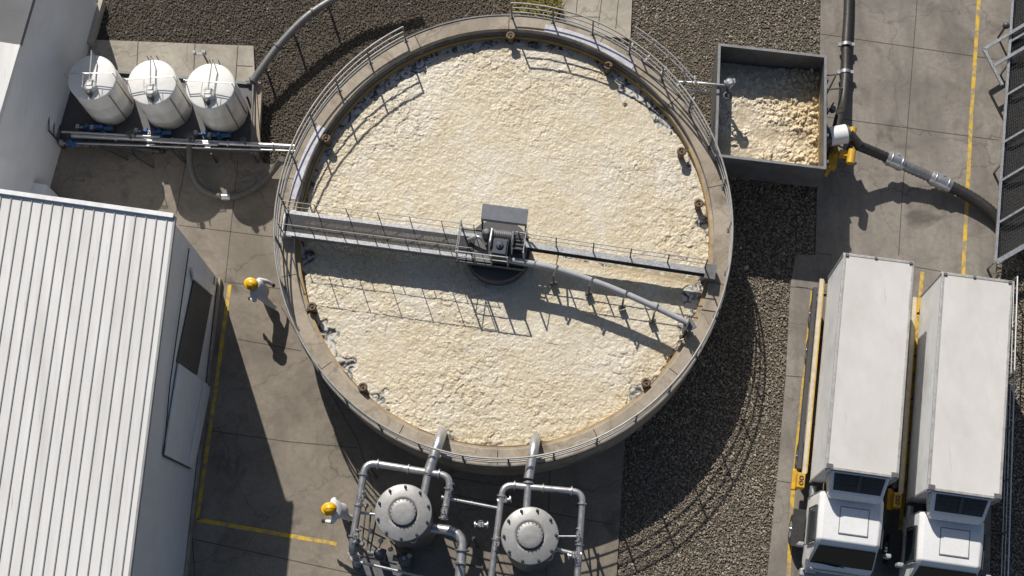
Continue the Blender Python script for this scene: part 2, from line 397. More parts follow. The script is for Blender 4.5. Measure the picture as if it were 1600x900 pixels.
# gravel stones
def inside(poly, x, y):
    c = np.zeros(len(x), bool); n = len(poly); j = n - 1
    for i in range(n):
        xi, yi = poly[i]; xj, yj = poly[j]
        t = ((yi > y) != (yj > y)) & (x < (xj - xi) * (y - yi) / (yj - yi + 1e-12) + xi); c ^= t; j = i
    return c
W = lambda pl: [P2(*p) for p in pl]
pad_px = [(140, 62), (396, 72), (404, 236), (92, 228)]
gravel_regions = [[(150, -40), (1290, -40), (1290, 160), (1284, 400), (1247, 400), (1240, 450), (1230, 600), (1216, 760), (1193, 960), (954, 960), (976, 680), (640, 330), (440, 258), (398, 255), (150, 62)],
                  [(1552, 380), (1640, 380), (1640, 960), (1538, 960)], [(1588, -60), (1660, -60), (1660, 420), (1562, 420)]]
N = 62000
pts = []
for reg in gravel_regions:
    w = np.array(W(reg)); lo, hi = w.min(0), w.max(0); area = (hi - lo).prod(); n = int(area * 470)
    x = RNG.uniform(lo[0], hi[0], n); y = RNG.uniform(lo[1], hi[1], n); k = inside([tuple(p) for p in w], x, y)
    e = ((x - TC.x) / (TA - .15)) ** 2 + ((y - TC.y) / (TB - .15)) ** 2 > 1
    k &= e
    for ex in (W(path_poly), W(pad_px), W(road)): k &= ~inside(ex, x, y)
    pts.append(np.stack([x[k], y[k]], 1))
pts = np.concatenate(pts); n = len(pts)
ph = (1 + 5 ** .5) / 2
ico = np.array([(-1, ph, 0), (1, ph, 0), (-1, -ph, 0), (1, -ph, 0), (0, -1, ph), (0, 1, ph), (0, -1, -ph), (0, 1, -ph), (ph, 0, -1), (ph, 0, 1), (-ph, 0, -1), (-ph, 0, 1)]) / 1.902
icf = np.array([(0, 11, 5), (0, 5, 1), (0, 1, 7), (0, 7, 10), (0, 10, 11), (1, 5, 9), (5, 11, 4), (11, 10, 2), (10, 7, 6), (7, 1, 8), (3, 9, 4), (3, 4, 2), (3, 2, 6), (3, 6, 8), (3, 8, 9), (4, 9, 5), (2, 4, 11), (6, 2, 10), (8, 6, 7), (9, 8, 1)])
sz = .0215 * np.exp(RNG.normal(0, .28, n))
S = np.stack([sz * RNG.uniform(1.0, 1.9, n), sz * RNG.uniform(.7, 1.1, n), sz * RNG.uniform(.6, 1.0, n)], 1)
vv = ico[None] * (1 + RNG.normal(0, .16, (n, 12, 1))) * S[:, None, :]
ax = RNG.uniform(-.7, .7, n); az = RNG.uniform(0, 6.283, n)
c, s_ = np.cos(ax)[:, None], np.sin(ax)[:, None]
x, y, z = vv[..., 0], vv[..., 1], vv[..., 2]; x, z = x * c - z * s_, x * s_ + z * c
c, s_ = np.cos(az)[:, None], np.sin(az)[:, None]; x, y = x * c - y * s_, x * s_ + y * c
big = vnoise(pts[:, 0], pts[:, 1], .35, 3); zz = -.10 + RNG.uniform(0, .032, n) + (big - .5) * .05
co = np.stack([x + pts[:, :1], y + pts[:, 1:], z + zz[:, None]], -1).reshape(-1, 3)
F = (icf[None] + (np.arange(n) * 12)[:, None, None]).reshape(-1, 3)
g = np.clip(RNG.lognormal(-1.48, .36, n), .07, .55) * (.75 + .5 * big)
warm = RNG.uniform(0, 1, n)[:, None]
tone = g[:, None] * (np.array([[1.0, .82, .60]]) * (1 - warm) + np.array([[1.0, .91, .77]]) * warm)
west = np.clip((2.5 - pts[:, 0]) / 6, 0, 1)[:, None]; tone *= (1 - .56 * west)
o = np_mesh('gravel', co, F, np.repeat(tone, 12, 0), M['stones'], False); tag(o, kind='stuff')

# ================================================================== CLARIFIER TANK
tank = thing('clarifier_tank', 'large round open concrete tank full of cream sludge, railed along its rim', 'tank', (TC.x, TC.y, 0))
mb = MB(); ringloft(mb, [(-.05, 0), (-.05, 2.12), (-.66, 2.12), (-.66, 0)]); mb.build('wall', 'tank', tank, True)
mb = MB()
phs = [2 * PI * i / 14 + .2 for i in range(14)]
for i in range(14):
    a0 = phs[i] + .0016; a1 = phs[i] + 2 * PI / 14 - .0016
    ringloft(mb, [(0, 2.12), (0, RIM - .02), (-.02, RIM), (-.54, RIM), (-.56, RIM - .02), (-.56, 2.12)], a0, a1, 14)
mb.build('rim', 'tank', tank, True)
mb = MB(); ringloft(mb, [(-.56, 2.02), (-.56, 2.11), (-.7, 2.11), (-.7, 2.02)]); mb.build('weir_ledge', 'ochre', tank, True)
for a_, e_ in ((-.75, .42), (3.12, 3.85), (4.05, 4.3), (-1.35, -.9)):
    mb = MB(); ringloft(mb, [(-.565, 1.9), (-.565, 2.118), (-.705, 2.118), (-.705, 1.9)], a_, e_, 40); mb.build('ochre_stained_ledge', 'ochrewet', tank, True)
mb = MB(); ringloft(mb, [(-.66, 1.2), (-.66, 2.02), (-.69, 2.02), (-.72, 1.2)]); mb.build('stained_liner', 'ochrewet', tank, True)
for a, b_ in (((462, 312), (492, 192)), ((852, 40), (1000, 92))):
    p0, p1 = sorted((rimphi(*a), rimphi(*b_))); mb = MB()
    ringloft(mb, [(-.24, RIM), (-.24, RIM + .012), (-.52, RIM + .012), (-.52, RIM)], p0, p1, 24); mb.build('cover_plate', 'plate', tank, True)
mb = MB()  # steel toe angle along the outer edge
ringloft(mb, [(.015, 2.2), (.015, RIM + .03), (-.03, RIM + .03), (-.03, RIM + .002), (.002, RIM + .002), (.002, 2.2)]); mb.build('edge_angle', 'midsteel', tank, True)
g0, g1 = rimphi(800, 24), rimphi(640, 75)     # no railing between these
span = (g0 + 2 * PI) - g1
rail = MB(); R0 = -.07
for zz_, rr in ((3.42, .034), (3.06, .028), (2.72, .028)):
    rail.tube([rimpt(g1 + span * i / 150, R0, zz_) for i in range(151)], rr, 6)
ro = rail.build('railing', 'dullrail', tank, True)
NP = 30
for i in range(NP + 1):
    a = g1 + span * i / NP; mb = MB()
    mb.beam(rimpt(a, R0, RIM), rimpt(a, R0, 3.43), .05, .05); mb.box(rimpt(a, R0 + .0, RIM + .012), (.14, .14, .024), a)
    mb.build('post', 'midsteel', ro, True)
# outer guard hoops at the north-east side
mb = MB()
b0, b1 = rimphi(1088, 150), rimphi(985, 72)
for zz_ in (3.45, 3.1):
    mb.tube([rimpt(b0 + (b1 - b0) * i / 20, .42, zz_) for i in range(21)], .022, 6)
for i in range(5):
    a = b0 + (b1 - b0) * i / 4; mb.beam(rimpt(a, .42, 2.3), rimpt(a, .42, 3.46), .045, .045); mb.beam(rimpt(a, 0, 2.3), rimpt(a, .44, 2.3), .06, .06)
mb.build('outer_guard', 'galv', tank, True)

# water and sludge
mb = MB(); mb.lathe((TC.x, TC.y, 0), [(.001, 1.80), (1, 1.80)], 96, TA - .67, TB - .67); tag(mb.build('tank_water', 'water'), kind='structure')
DG = .023
xs = np.arange(TC.x - TA, TC.x + TA, DG); ys = np.arange(TC.y - TB, TC.y + TB, DG); X, Y = np.meshgrid(xs, ys)
ra = np.sqrt(((X - TC.x) / (TA - .69)) ** 2 + ((Y - TC.y) / (TB - .69)) ** 2); keep = ra < 1.0
ang = np.arctan2((Y - TC.y) / TB, (X - TC.x) / TA); dwall = (1 - ra) * (TA - .69)
n1 = vnoise(X, Y, 1.9, 5, 5); n0 = vnoise(X, Y, 5.5, 25, 4)
depth = .06 + .10 * vnoise(X, Y, .5, 71, 2)
# open water along the wall, where the nozzles keep the crust away: pixel, reach in metres, half width in radians
for px, py, dp, hw in [(992, 140, .62, .10), (1030, 195, .42, .06), (950, 105, .3, .05), (545, 118, .42, .16), (640, 85, .34, .12), (750, 68, .26, .10), (850, 72, .26, .09), (505, 240, .3, .06), (478, 400, .36, .09), (508, 525, .46, .08), (540, 575, .26, .05),
                       (590, 628, .42, .04), (995, 615, .42, .045), (1085, 460, .5, .08), (1095, 350, .32, .05), (1070, 262, .26, .03), (1070, 505, .3, .04), (838, 700, .2, .03), (694, 690, .2, .03)]:
    a_ = rimphi(px, py, SLZ); dd_ = (ang - a_ + PI) % (2 * PI) - PI; depth = depth + dp * np.exp(-(dd_ / hw) ** 2)
wet = np.clip((depth * (.15 + 1.7 * n1) - dwall) / .22 + .35 + (vnoise(X, Y, 3.2, 27, 3) - .5) * 1.5, 0, 1) * (depth > .12)
wet = np.clip(wet, 0, 1)
for px, py in ((838, 688), (697, 676)):
    p = P(px, py, SLZ); wet = np.maximum(wet, .62 * np.clip(1.5 - np.hypot(X - p.x, Y - p.y) / .3 + (n0 - .5), 0, 1))
# raked strip along the lower side of the east beam
pa, pb = P(840, 392, SLZ), P(1100, 446, SLZ); d = (pb - pa); L_ = d.length; d /= L_
u = (X - pa.x) * d.x + (Y - pa.y) * d.y; v_ = (X - pa.x) * -d.y + (Y - pa.y) * d.x
strip = np.clip(1 - np.abs(v_) / (.34 + .1 * (n1 - .5)), 0, 1) * ((u > -.3) & (u < L_))
h1, r1, e1 = flakes(X, Y * 1.12 + X * .12, 4.2, 101, .75, 1.0, .9, .09)
h2, r2, e2 = flakes(X * .9 + Y * .25, Y, 8.5, 201, .8, 1.0, 1.0, .11)
coarse = np.clip((vnoise(X, Y, .35, 9, 3) - .35) * 2.6 + (np.hypot(X - TC.x - .5, Y - TC.y) / 8 - .55) * .9, 0, 1)   # coarser curds towards the rim
low = vnoise(X, Y, .5, 15, 4) - .5
h3, r3, e3 = flakes(X, Y * .8 + X * .2, 17, 401, .4, .7, .9, .22)
hgt = (.007 + .026 * coarse) * h1 + (.011 + .008 * coarse) * h2 + .004 * h3 + .055 * low + .004 * (vnoise(X, Y, 16, 77, 3) - .5) * 2
hgt = hgt * (1 - .6 * strip)
Z = SLZ - .03 + hgt - .17 * np.clip(wet - .42, 0, 1) - .02 * strip
base = np.array([.60, .537, .405]); pale = np.array([.63, .585, .485]); tan = np.array([.55, .46, .305]); liquor = np.array([.27, .20, .11])
tn = vnoise(X, Y, .45, 33, 4)[..., None]; tn2 = vnoise(X, Y, 3, 35, 4)[..., None]
rad_ = np.hypot(X - TC.x, Y - TC.y); sw = vnoise(rad_ * 1.5 + 40, np.arctan2(Y - TC.y, X - TC.x) * 1.6 + rad_ * .25 + 20, 1.0, 51, 3)[..., None]; tn = .55 * tn + .45 * sw
t1 = np.clip((tn - .42) * 5, 0, 1); tone = base * (1 - t1) + pale * t1
t2 = np.clip((tn2 * .6 + (1 - tn) * .35 + .12 * r1[..., None] - .55) * 3.5, 0, .6); tone = tone * (1 - t2) + tan * t2
tone = tone * (.93 + .11 * r2[..., None]); dp_ = np.clip((vnoise(X, Y, .8, 61, 4) - .58) * 6, 0, 1)[..., None] * .3; tone = tone * (1 - dp_) + np.array([.52, .45, .32]) * dp_
ck = ((1 - e1) * (.15 + .5 * coarse) + (1 - e2) * .28 + (1 - e3) * .14)[..., None] * .8; tone = tone * (1 - ck) + liquor * ck
fz = np.clip((n0 - .42) * 6, 0, 1)[..., None]; w_ = np.clip((wet - .25) * 1.4, 0, .6)[..., None]; tone = tone * (1 - w_) + (np.array([.34, .29, .20]) * (1 - fz) + np.array([.68, .67, .63]) * fz) * w_
st3 = np.clip(strip * 1.6, 0, 1)[..., None] * .85; fo = np.clip((vnoise(X, Y, 9, 91, 3) - .5) * 7, 0, 1)[..., None]
up = (v_[..., None] > .08) * fo
tone = tone * (1 - st3) + (np.array([.43, .345, .215]) * (1 - up) + np.array([.66, .65, .61]) * up) * st3
o = grid_mesh('sludge', X, Y, Z, keep, np.clip(tone, 0, .9), M['sludge']); tag(o, kind='stuff')

# ================================================================== BRIDGE
DZ = 2.78
bl, br_ = P(444, 347, DZ), P(742, 385, DZ); bd = (br_ - bl).normalized(); bn = V((-bd.y, bd.x, 0)); BANG = math.atan2(bd.y, bd.x)
bridge = thing('access_bridge', 'steel walkway bridge with dark grating from the tank rim to the drive unit', 'walkway', (bl.x, bl.y, RIM), BANG)
Lb = (br_ - bl).length
mb = MB()
for i in range(int(Lb / .045)):
    x0 = .02 + i * .045; mb.beam(bl + bd * x0 + bn * .31 + V((0, 0, .0)), bl + bd * x0 - bn * .31, .036, .03)
for k in (-.2, 0, .2): mb.beam(bl + bn * k - V((0, 0, .03)), br_ + bn * k - V((0, 0, .03)), .05, .03)
mb.build('grating', 'grate', bridge, True)
for k in (-.38, .38):
    mb = MB(); mb.beam(bl + bn * k - V((0, 0, .16)), br_ + bn * k - V((0, 0, .16)), .05, .30)
    mb.beam(bl + bn * k + V((0, 0, .005)), br_ + bn * k + V((0, 0, .005)), .13, .02); mb.beam(bl + bn * k - V((0, 0, .32)), br_ + bn * k - V((0, 0, .32)), .13, .02)
    mb.build('side_beam', 'galv', bridge, True)
for k in (-.40, .40):
    mb = MB(); e = br_ - bd * .0
    for zz_ in ((.55, 1.08) if k > 0 else (1.08,)): mb.tube([bl + bn * k + V((0, 0, zz_)), e + bn * k + V((0, 0, zz_))], .013, 6)
    r_ = mb.build('bridge_railing', 'dullrail', bridge, True)
    for i in range(7):
        p = bl + bd * (.05 + (Lb - .1) * i / 6) + bn * k; mb = MB(); mb.beam(p, p + V((0, 0, 1.1)), .024, .024); mb.build('railing_post', 'darksteel', r_, True)
mb = MB(); mb.box(bl + bd * .12 + V((0, 0, -.2)), (.42, .95, .4), BANG); mb.build('bearing_block', 'galv', bridge, True)
mb = MB()
for i in range(9):
    p = bl + bd * (Lb * i / 8); q = bl + bd * (Lb * min(8, i + 1) / 8); mb.beam(p - bn * .36 - V((0, 0, .2)), q + bn * .36 - V((0, 0, .2)), .05, .05)
mb.build('cross_bracing', 'darksteel', bridge, True)

# ------------------------------------------------------------------ drive unit at the centre
dc = P(772, 388, DZ)
drive = thing('drive_unit', 'dark motor and gearbox platform with a flat grey hood at the tank centre', 'drive unit', (dc.x, dc.y, 1.7), BANG)
def loc(x, y, z): return V((x, y, z - 1.7))
mb = MB(); mb.can(loc(.1, .08, 0), [(1.1, 1.5), (1.12, 2.3), (1.08, 2.34)], 48); mb.build('feed_well', 'darksteel', drive)
mb = MB(); mb.box(loc(-.05, 0, DZ - .05), (2.3, 1.15, .08)); mb.box(loc(-.05, -.56, DZ - .12), (2.3, .08, .22)); mb.box(loc(-.05, .56, DZ - .12), (2.3, .08, .22)); mb.build('platform', 'midsteel', drive)
mb = MB(); mb.quad(loc(-.52, .74, 3.55), loc(1.02, .74, 3.55), loc(1.02, 1.2, 3.75), loc(-.52, 1.2, 3.75), .03); mb.quad(loc(-.52, .72, 3.42), loc(1.02, .72, 3.42), loc(1.02, .74, 3.555), loc(-.52, .74, 3.555), .02)
mb.build('hood', 'paint_grey', drive)
for x in (-.48, .98):
    for y, h in ((.76, 3.55), (1.1, 3.7)):
        mb = MB(); mb.beam(loc(x, .56, DZ), loc(x, y, h), .05, .05); mb.build('hood_post', 'darksteel', drive)
mb = MB(); mb.box(loc(.22, -.12, 3.1), (.56, .62, .62)); mb.box(loc(.22, -.12, 3.43), (.48, .5, .06)); mb.can(loc(.22, -.08, 3.46), [(.13, 0), (.13, .05), (.06, .08)], 20)
g_ = mb.build('gearbox', pm('blue_grey_gearbox', (.055, .064, .085), .6, .0, dirt=(.06, .055, .05), amt=.5, scale=6), drive, bevel=.02)
mb = MB(); mb.can(loc(.22, -.08, 3.54), [(.035, 0), (.03, .05)], 8); mb.build('shaft_cap', 'chrome', g_)
mb = MB(); mb.cyl(loc(-.08, .33, 3.25), loc(.62, .33, 3.25), .2, 20)
for i in range(9): mb.cyl(loc(.0 + i * .065, .33, 3.25), loc(.02 + i * .065, .33, 3.25), .225, 20)
mb.box(loc(.25, .33, 3.0), (.5, .3, .12)); mb.build('motor', 'midsteel', drive)
mb = MB(); mb.can(loc(-.28, .35, 2.8), [(.17, 0), (.17, .5), (.12, .56), (.12, .62), (.05, .63)], 20); mb.build('pump_motor', 'midsteel', drive)
mb = MB(); mb.box(loc(.78, .2, 3.05), (.32, .5, .55)); mb.build('control_cabinet', 'darksteel', drive, bevel=.015)
mb = MB(); mb.tube(fillet([loc(-.1, .45, 3.5), loc(-.1, -.1, 3.6), loc(-.1, -.3, 2.9)], .1), .045, 8); mb.tube(fillet([loc(.62, .45, 3.55), loc(.62, .1, 3.5), loc(.62, -.2, 3.0)], .1), .04, 8)
mb.tube(fillet([loc(-.9, .15, 2.9), loc(-.55, .25, 3.15), loc(-.25, .05, 3.0)], .15), .06, 8); mb.build('pipework', 'galv', drive)
mb = MB()
for zz_ in (.5, 1.0):
    mb.tube(fillet([loc(-1.15, .52, DZ + zz_), loc(-1.15, -.56, DZ + zz_), loc(.55, -.56, DZ + zz_)], .05, 3), .02, 6)
for p in ((-1.15, .52), (-1.15, -.56), (-.55, -.56), (0, -.56), (.55, -.56), (1.05, .5), (1.05, -.3)): mb.beam(loc(p[0], p[1], DZ), loc(p[0], p[1], DZ + 1.02), .045, .045)
mb.tube([loc(1.05, .5, DZ + 1.0), loc(1.05, -.3, DZ + 1.0)], .02, 6); mb.build('guard_railing', 'galv', drive)
mb = MB()
for i in range(5): mb.box(loc(.82 + .0 * i, .45 - i * .13, 3.42 - .02 * i), (.42, .05, .03))
mb.build('cooling_fins', 'darksteel', drive)

# ------------------------------------------------------------------ east beam and skimmer arm
ea, eb = P(806, 379, DZ), P(1103, 423, DZ); ed = (eb - ea).normalized(); en = V((-ed.y, ed.x, 0))
beam_ = thing('rail_beam', 'narrow grey railed beam from the drive unit to the ochre stained wall', 'beam', (ea.x, ea.y, DZ - .4), math.atan2(ed.y, ed.x))
mb = MB(); mb.beam(ea - V((0, 0, .02)), eb - V((0, 0, .02)), .2, .03); mb.build('top_flange', 'galv', beam_, True)
mb = MB(); mb.beam(ea - V((0, 0, .2)), eb - V((0, 0, .2)), .06, .32); mb.beam(ea - V((0, 0, .38)), eb - V((0, 0, .38)), .22, .03); mb.build('girder', 'midsteel', beam_, True)
mb = MB()
for zz_ in (.45, .85): mb.tube([ea + en * .1 + V((0, 0, zz_)), eb + en * .1 + V((0, 0, zz_))], .018, 6)
r_ = mb.build('hand_rail', 'galv', beam_, True)
Le = (eb - ea).length
for i in range(6):
    p = ea + ed * (.1 + (Le - .15) * i / 5) + en * .1; mb = MB(); mb.beam(p, p + V((0, 0, .87)), .04, .04); mb.build('rail_post', 'darksteel', r_, True)
mb = MB(); mb.box(eb + ed * .15 - V((0, 0, .15)), (.36, .5, .3), math.atan2(ed.y, ed.x)); mb.cyl(eb - V((0, 0, .35)), eb - V((0, 0, .95)), .12, 14); mb.build('end_bracket', 'midsteel', beam_, True)
arm_pts = [P(*p, 2.95) for p in ((785, 404), (868, 420), (948, 447), (1020, 478), (1076, 505))]
arm = thing('skimmer_arm', 'curved grey steel skimmer arm sweeping away below the railed beam', 'arm', (arm_pts[0].x, arm_pts[0].y, 2.1))
sp = spline(arm_pts, 8); mb = MB()
for a, b_ in zip(sp[:-1], sp[1:]):
    mb.beam(a - V((0, 0, .16)), b_ - V((0, 0, .16)) + (b_ - a) * .02, .04, .14)
mb.tube(sp, .11, 12)
mb.build('boom', 'paint_grey', arm, True)
for px in ((868, 424), (924, 440), (977, 462), (1025, 484), (1074, 508)):
    p = P(*px, 2.95); mb = MB(); dd = V((.45, 1, 0)).normalized(); mb.beam(p - dd * .2 + V((0, 0, .1)), p + dd * .2 + V((0, 0, .1)), .05, .05); mb.beam(p - dd * .16, p - dd * .16 - V((0, 0, 1.0)), .06, .06); mb.box(p - dd * .16 - V((0, 0, .95)), (.24, .08, .22), .3)
    mb.build('hanger', 'darksteel', arm, True)
mb = MB()
a, b_ = P(873, 394, DZ - .3), P(868, 421, 2.95); mb.beam(a, b_, .05, .05); a, b_ = P(819, 385, DZ - .3), P(816, 410, 2.95); mb.beam(a, b_, .05, .05); mb.build('tie_rod', 'rust', arm, True)
mb = MB(); p = arm_pts[-1]; mb.cyl(p - V((0, 0, .1)), p - V((0, 0, 1.15)), .13, 14); mb.box(p + V((.05, -.05, -.15)), (.34, .3, .16), .5); mb.build('end_float', 'midsteel', arm, True)

# ------------------------------------------------------------------ nozzles round the inner wall
def make_nozzle(label):
    t = thing('spray_nozzle', label, 'nozzle', (0, 0, 0), 0, 'brown nozzles along the inner wall of the tank')
    mb = MB(); mb.can((0, 0, -.45), [(.11, 0), (.10, .62), (.12, .63), (.12, .70)], 16); mb.build('stub_pipe', 'rust', t)
    mb = MB(); mb.torus((0, 0, .27), .115, .05, n=20); mb.can((0, 0, .25), [(.09, 0), (.09, .03)], 14); mb.build('collar', 'rust', t)
    mb = MB(); mb.cyl((0, 0, .27), (0, 0, .36), .035, 8); mb.build('plug', 'darksteel', t)
    mb = MB(); mb.beam((.08, 0, .1), (.24, 0, .12), .08, .06); mb.build('bracket', 'rust', t)
    return t
nz = [((798, 60), 'brown nozzle at the top of the tank, nearest the gap in the railing'), ((950, 107), 'ochre nozzle beside white foam and dark water below the pale cover plate'),
      ((1064, 240), 'rusty nozzle on the tank wall across from the open skip'), ((1091, 321), 'rusty nozzle just above the outer end of the railed beam'),
      ((511, 220), 'small brown nozzle on the tank wall above the left end of the bridge'), ((489, 482), 'brown nozzle below the bridge beside a white foam streak'),
      ((568, 607), 'brown nozzle with foam at the lower left of the tank'), ((1009, 600), 'brown nozzle at the lower right of the tank past the skimmer arm')]
n0 = None
for px, lb in nz:
    p = P(*px, 2.1); a = math.atan2((p.y - TC.y), (p.x - TC.x))
    if n0 is None: n0 = make_nozzle(lb); o = n0; o.location = (p.x, p.y, 2.05); o.rotation_euler = (0, 0, a)
    else: o = dup(n0, (p.x, p.y, 2.05), a, lb)

# ================================================================== STORAGE BUILDING (upper left)
A0, A1 = P(160, 0), P(74, 308); dA = (A1 - A0).normalized(); nA = V((-dA.y, dA.x, 0)); nA = nA if nA.x > 0 else -nA
A0 = A0 + dA * .35; A1 = A1 + dA * 5; ZA = 5.5
bA = thing('storage_building', 'tall white sheet-walled building in shade beside the white tanks', 'building', A0)
w0, w1 = A0 - nA * 14, A1 - nA * 14
mb = MB(); mb.prism([(A0.x, A0.y), (A1.x, A1.y), (w1.x, w1.y), (w0.x, w0.y)], -.13, ZA); mb.build('wall', 'wallw', bA, True)
S_ = P(18, 72, ZA); sA = (S_ - A0).dot(dA)
m0 = A0 + dA * sA; ov = nA * -.06
mb = MB(); pl = [A0 + nA * .08 - dA * .1, m0 + nA * .08, m0 - nA * 14, A0 - nA * 14 - dA * .1]; mb.prism([(p.x, p.y) for p in pl], ZA + .003, ZA + .2); mb.build('north_roof', 'roof_shade', bA, True)  # north part coloured like the wall in shade
mb = MB(); pl = [m0 + nA * .12, A1 + nA * .12, A1 - nA * 14, m0 - nA * 14]; mb.prism([(p.x, p.y) for p in pl], ZA + .003, ZA + .22)
mb.prism([(p.x, p.y) for p in (m0 + nA * .12 + dA * .01, A1 + nA * .12, A1 + nA * .04, m0 + nA * .04 + dA * .01)], ZA + .2, ZA + .27)
mb.build('south_roof', 'roof', bA, True)
mb = MB(); pl = [A0 + nA * .16 - dA * .2, A0 + dA * 1.6 + nA * .16, A0 + dA * 1.6 + nA * .003, A0 - dA * .2 + nA * .003]; mb.prism([(p.x, p.y) for p in pl], -.1, .35); mb.build('plinth', 'pad', bA, True)
mb = MB(); p = A0 + dA * 7.6; pl = [p + nA * .5, p + dA * 1.1 + nA * .5, p + dA * 1.1 + nA * .004, p + nA * .004]; mb.prism([(q.x, q.y) for q in pl], 0, 1.5); mb.build('corner_box', 'wallw', bA, True)

# ================================================================== METAL SHED (lower left)
ZB = 7.1
c0, c1 = P(271, 338, ZB), P(200, 900, ZB); dB = (c1 - c0).normalized(); nB = V((-dB.y, dB.x, 0)); nB = nB if nB.x > 0 else -nB
B0 = V((c0.x, c0.y, 0)); north = (P(0, 300, ZB) - c0).normalized()
Ln, Ls = 16.0, 15.0
shed = thing('metal_shed', 'big white shed with a ribbed standing-seam roof and shaded side wall', 'building', B0)
q0 = B0; q1 = B0 + dB * Ls; q2 = q1 + north * Ln; q3 = B0 + north * Ln
ins = nB * -.10
mb = MB(); mb.prism([(p.x, p.y) for p in (q0 + ins - north * -.05, q1 + ins, q2, q3)], -.1, ZB - .12); mb.build('wall', 'wallb', shed, True)
mb = MB(); mb.prism([(p.x, p.y) for p in (q0, q1, q2, q3)], ZB - .12, ZB)
mb.build('roof', 'roof', shed, True); roof = list(shed.children)[-1]
mb = MB(); k = 0; cosn = abs(north.dot(nB))
while True:
    off = .33 * (k + .55)
    if off > Ln * .98: break
    a = q0 + north * (off / cosn) + dB * .12; a.z = ZB + .02; e = a + dB * (Ls - .2); mb.beam(a, e, .03, .035); k += 1
mb.build('standing_seam', 'rib', roof, True)
mb = MB(); a = q0 - north * .02; mb.beam(V((a.x, a.y, ZB + .05)), V((q3.x, q3.y, ZB + .05)), .14, .12); mb.build('ridge_trim', 'trim', shed, True)
mb = MB(); a = q0 + nB * .04; e = q1 + nB * .04; mb.beam(V((a.x, a.y, ZB - .06)), V((e.x, e.y, ZB - .06)), .06, .16); mb.build('gutter', 'rib', shed, True)
WA = q0 + ins; WB = q1 + ins
def on_wall(px, py, out=0.0): return PW(px, py, (WA.x, WA.y), (WB.x, WB.y)) + nB * out
def wall_panel(name, pts_, mat, out, th):
    mb = MB(); ps = [on_wall(*p, out) for p in pts_]; bs = [p - nB * th for p in ps]; n = len(ps)
    mb.add(ps + bs, [tuple(range(n)), tuple(range(2 * n - 1, n - 1, -1))] + [(i, (i + 1) % n, n + (i + 1) % n, n + i) for i in range(n)])
    return mb.build(name, mat, shed, True)
wall_panel('doorway', [(303, 437), (331, 461), (308, 586), (276, 566)], 'opening', .012, .02)  # dark sheet on the wall plane stands for the unlit recess
d_ = wall_panel('sliding_door', [(277, 568), (326, 603), (296, 731), (254, 710)], 'wallb', .07, .05)
wall_panel('kick_plate', [(314, 597), (325, 605), (299, 733), (290, 728)], 'wallw', .10, .02)
wall_panel('lintel', [(297, 418), (334, 448), (331, 463), (300, 436)], 'trim', .08, .07)
def wall_line(name, a, b_, w=.035, out=.03):
    mb = MB(); mb.beam(on_wall(*a, out), on_wall(*b_, out), w, w, nB); return mb.build(name, 'seam', shed, True)
wall_line('wall_joint', (294, 388), (264, 600)); wall_line('wall_joint', (264, 600), (254, 712)); wall_line('wall_joint', (254, 712), (296, 732)); wall_line('wall_joint', (334, 432), (331, 462)); wall_line('wall_joint', (313, 592), (294, 731))
wall_line('wall_joint', (351, 444), (331, 462)) if False else None
mb = MB(); a, e = WA + nB * .04, WB + nB * .04; mb.beam(V((a.x, a.y, .12)), V((e.x, e.y, .12)), .07, .24); mb.build('base_plinth', 'tank', shed, True)

# ================================================================== WHITE TANKS ON A PLATFORM
slab('tank_pad', [pad_px], 'pad', .02)
lines('pad_joints', [[(216, 64), (213, 130)], [(305, 68), (302, 130)], [(372, 71), (368, 130)], [(370, 103), (395, 104)]], .03, 'joint', .026)
ST = .62
pf = [(92, 105), (398, 132), (406, 236), (92, 222)]
plat = thing('tank_platform', 'dark steel grated platform carrying three white tanks', 'platform', P(250, 175))
mb = MB(); mb.prism([P2(*p, ST) for p in pf], ST - .1, ST - .03); mb.build('deck', 'darksteel', plat, True)
pw = [P(*p, ST) for p in pf]
for i in range(4):
    mb = MB(); mb.beam(pw[i], pw[(i + 1) % 4], .1, .16); mb.build('edge_beam', 'midsteel' if i != 1 else 'tank', plat, True)
for p in pw + [(pw[2] + pw[3]) / 2, (pw[0] + pw[1]) / 2]:
    mb = MB(); mb.beam(V((p.x, p.y, 0)), V((p.x, p.y, ST - .08)), .12, .12); mb.build('leg', 'darksteel', plat, True)
mb = MB(); a, e = pw[3], pw[0]
for zz_ in (.55, 1.1): mb.tube([a + V((0, 0, zz_)), e + V((0, 0, zz_))], .025, 6)
for i in range(4): p = a + (e - a) * i / 3; mb.beam(p, p + V((0, 0, 1.12)), .045, .045)
mb.build('platform_railing', 'darksteel', plat, True)
mb = MB(); a, e = P(398, 240, .5), P(404, 134, .5); mb.beam(a, e, .3, .24); mb.beam(P(404, 134, .5), P(398, 240, .5), .31, .04); mb.build('side_kerb', 'tank', plat, True)
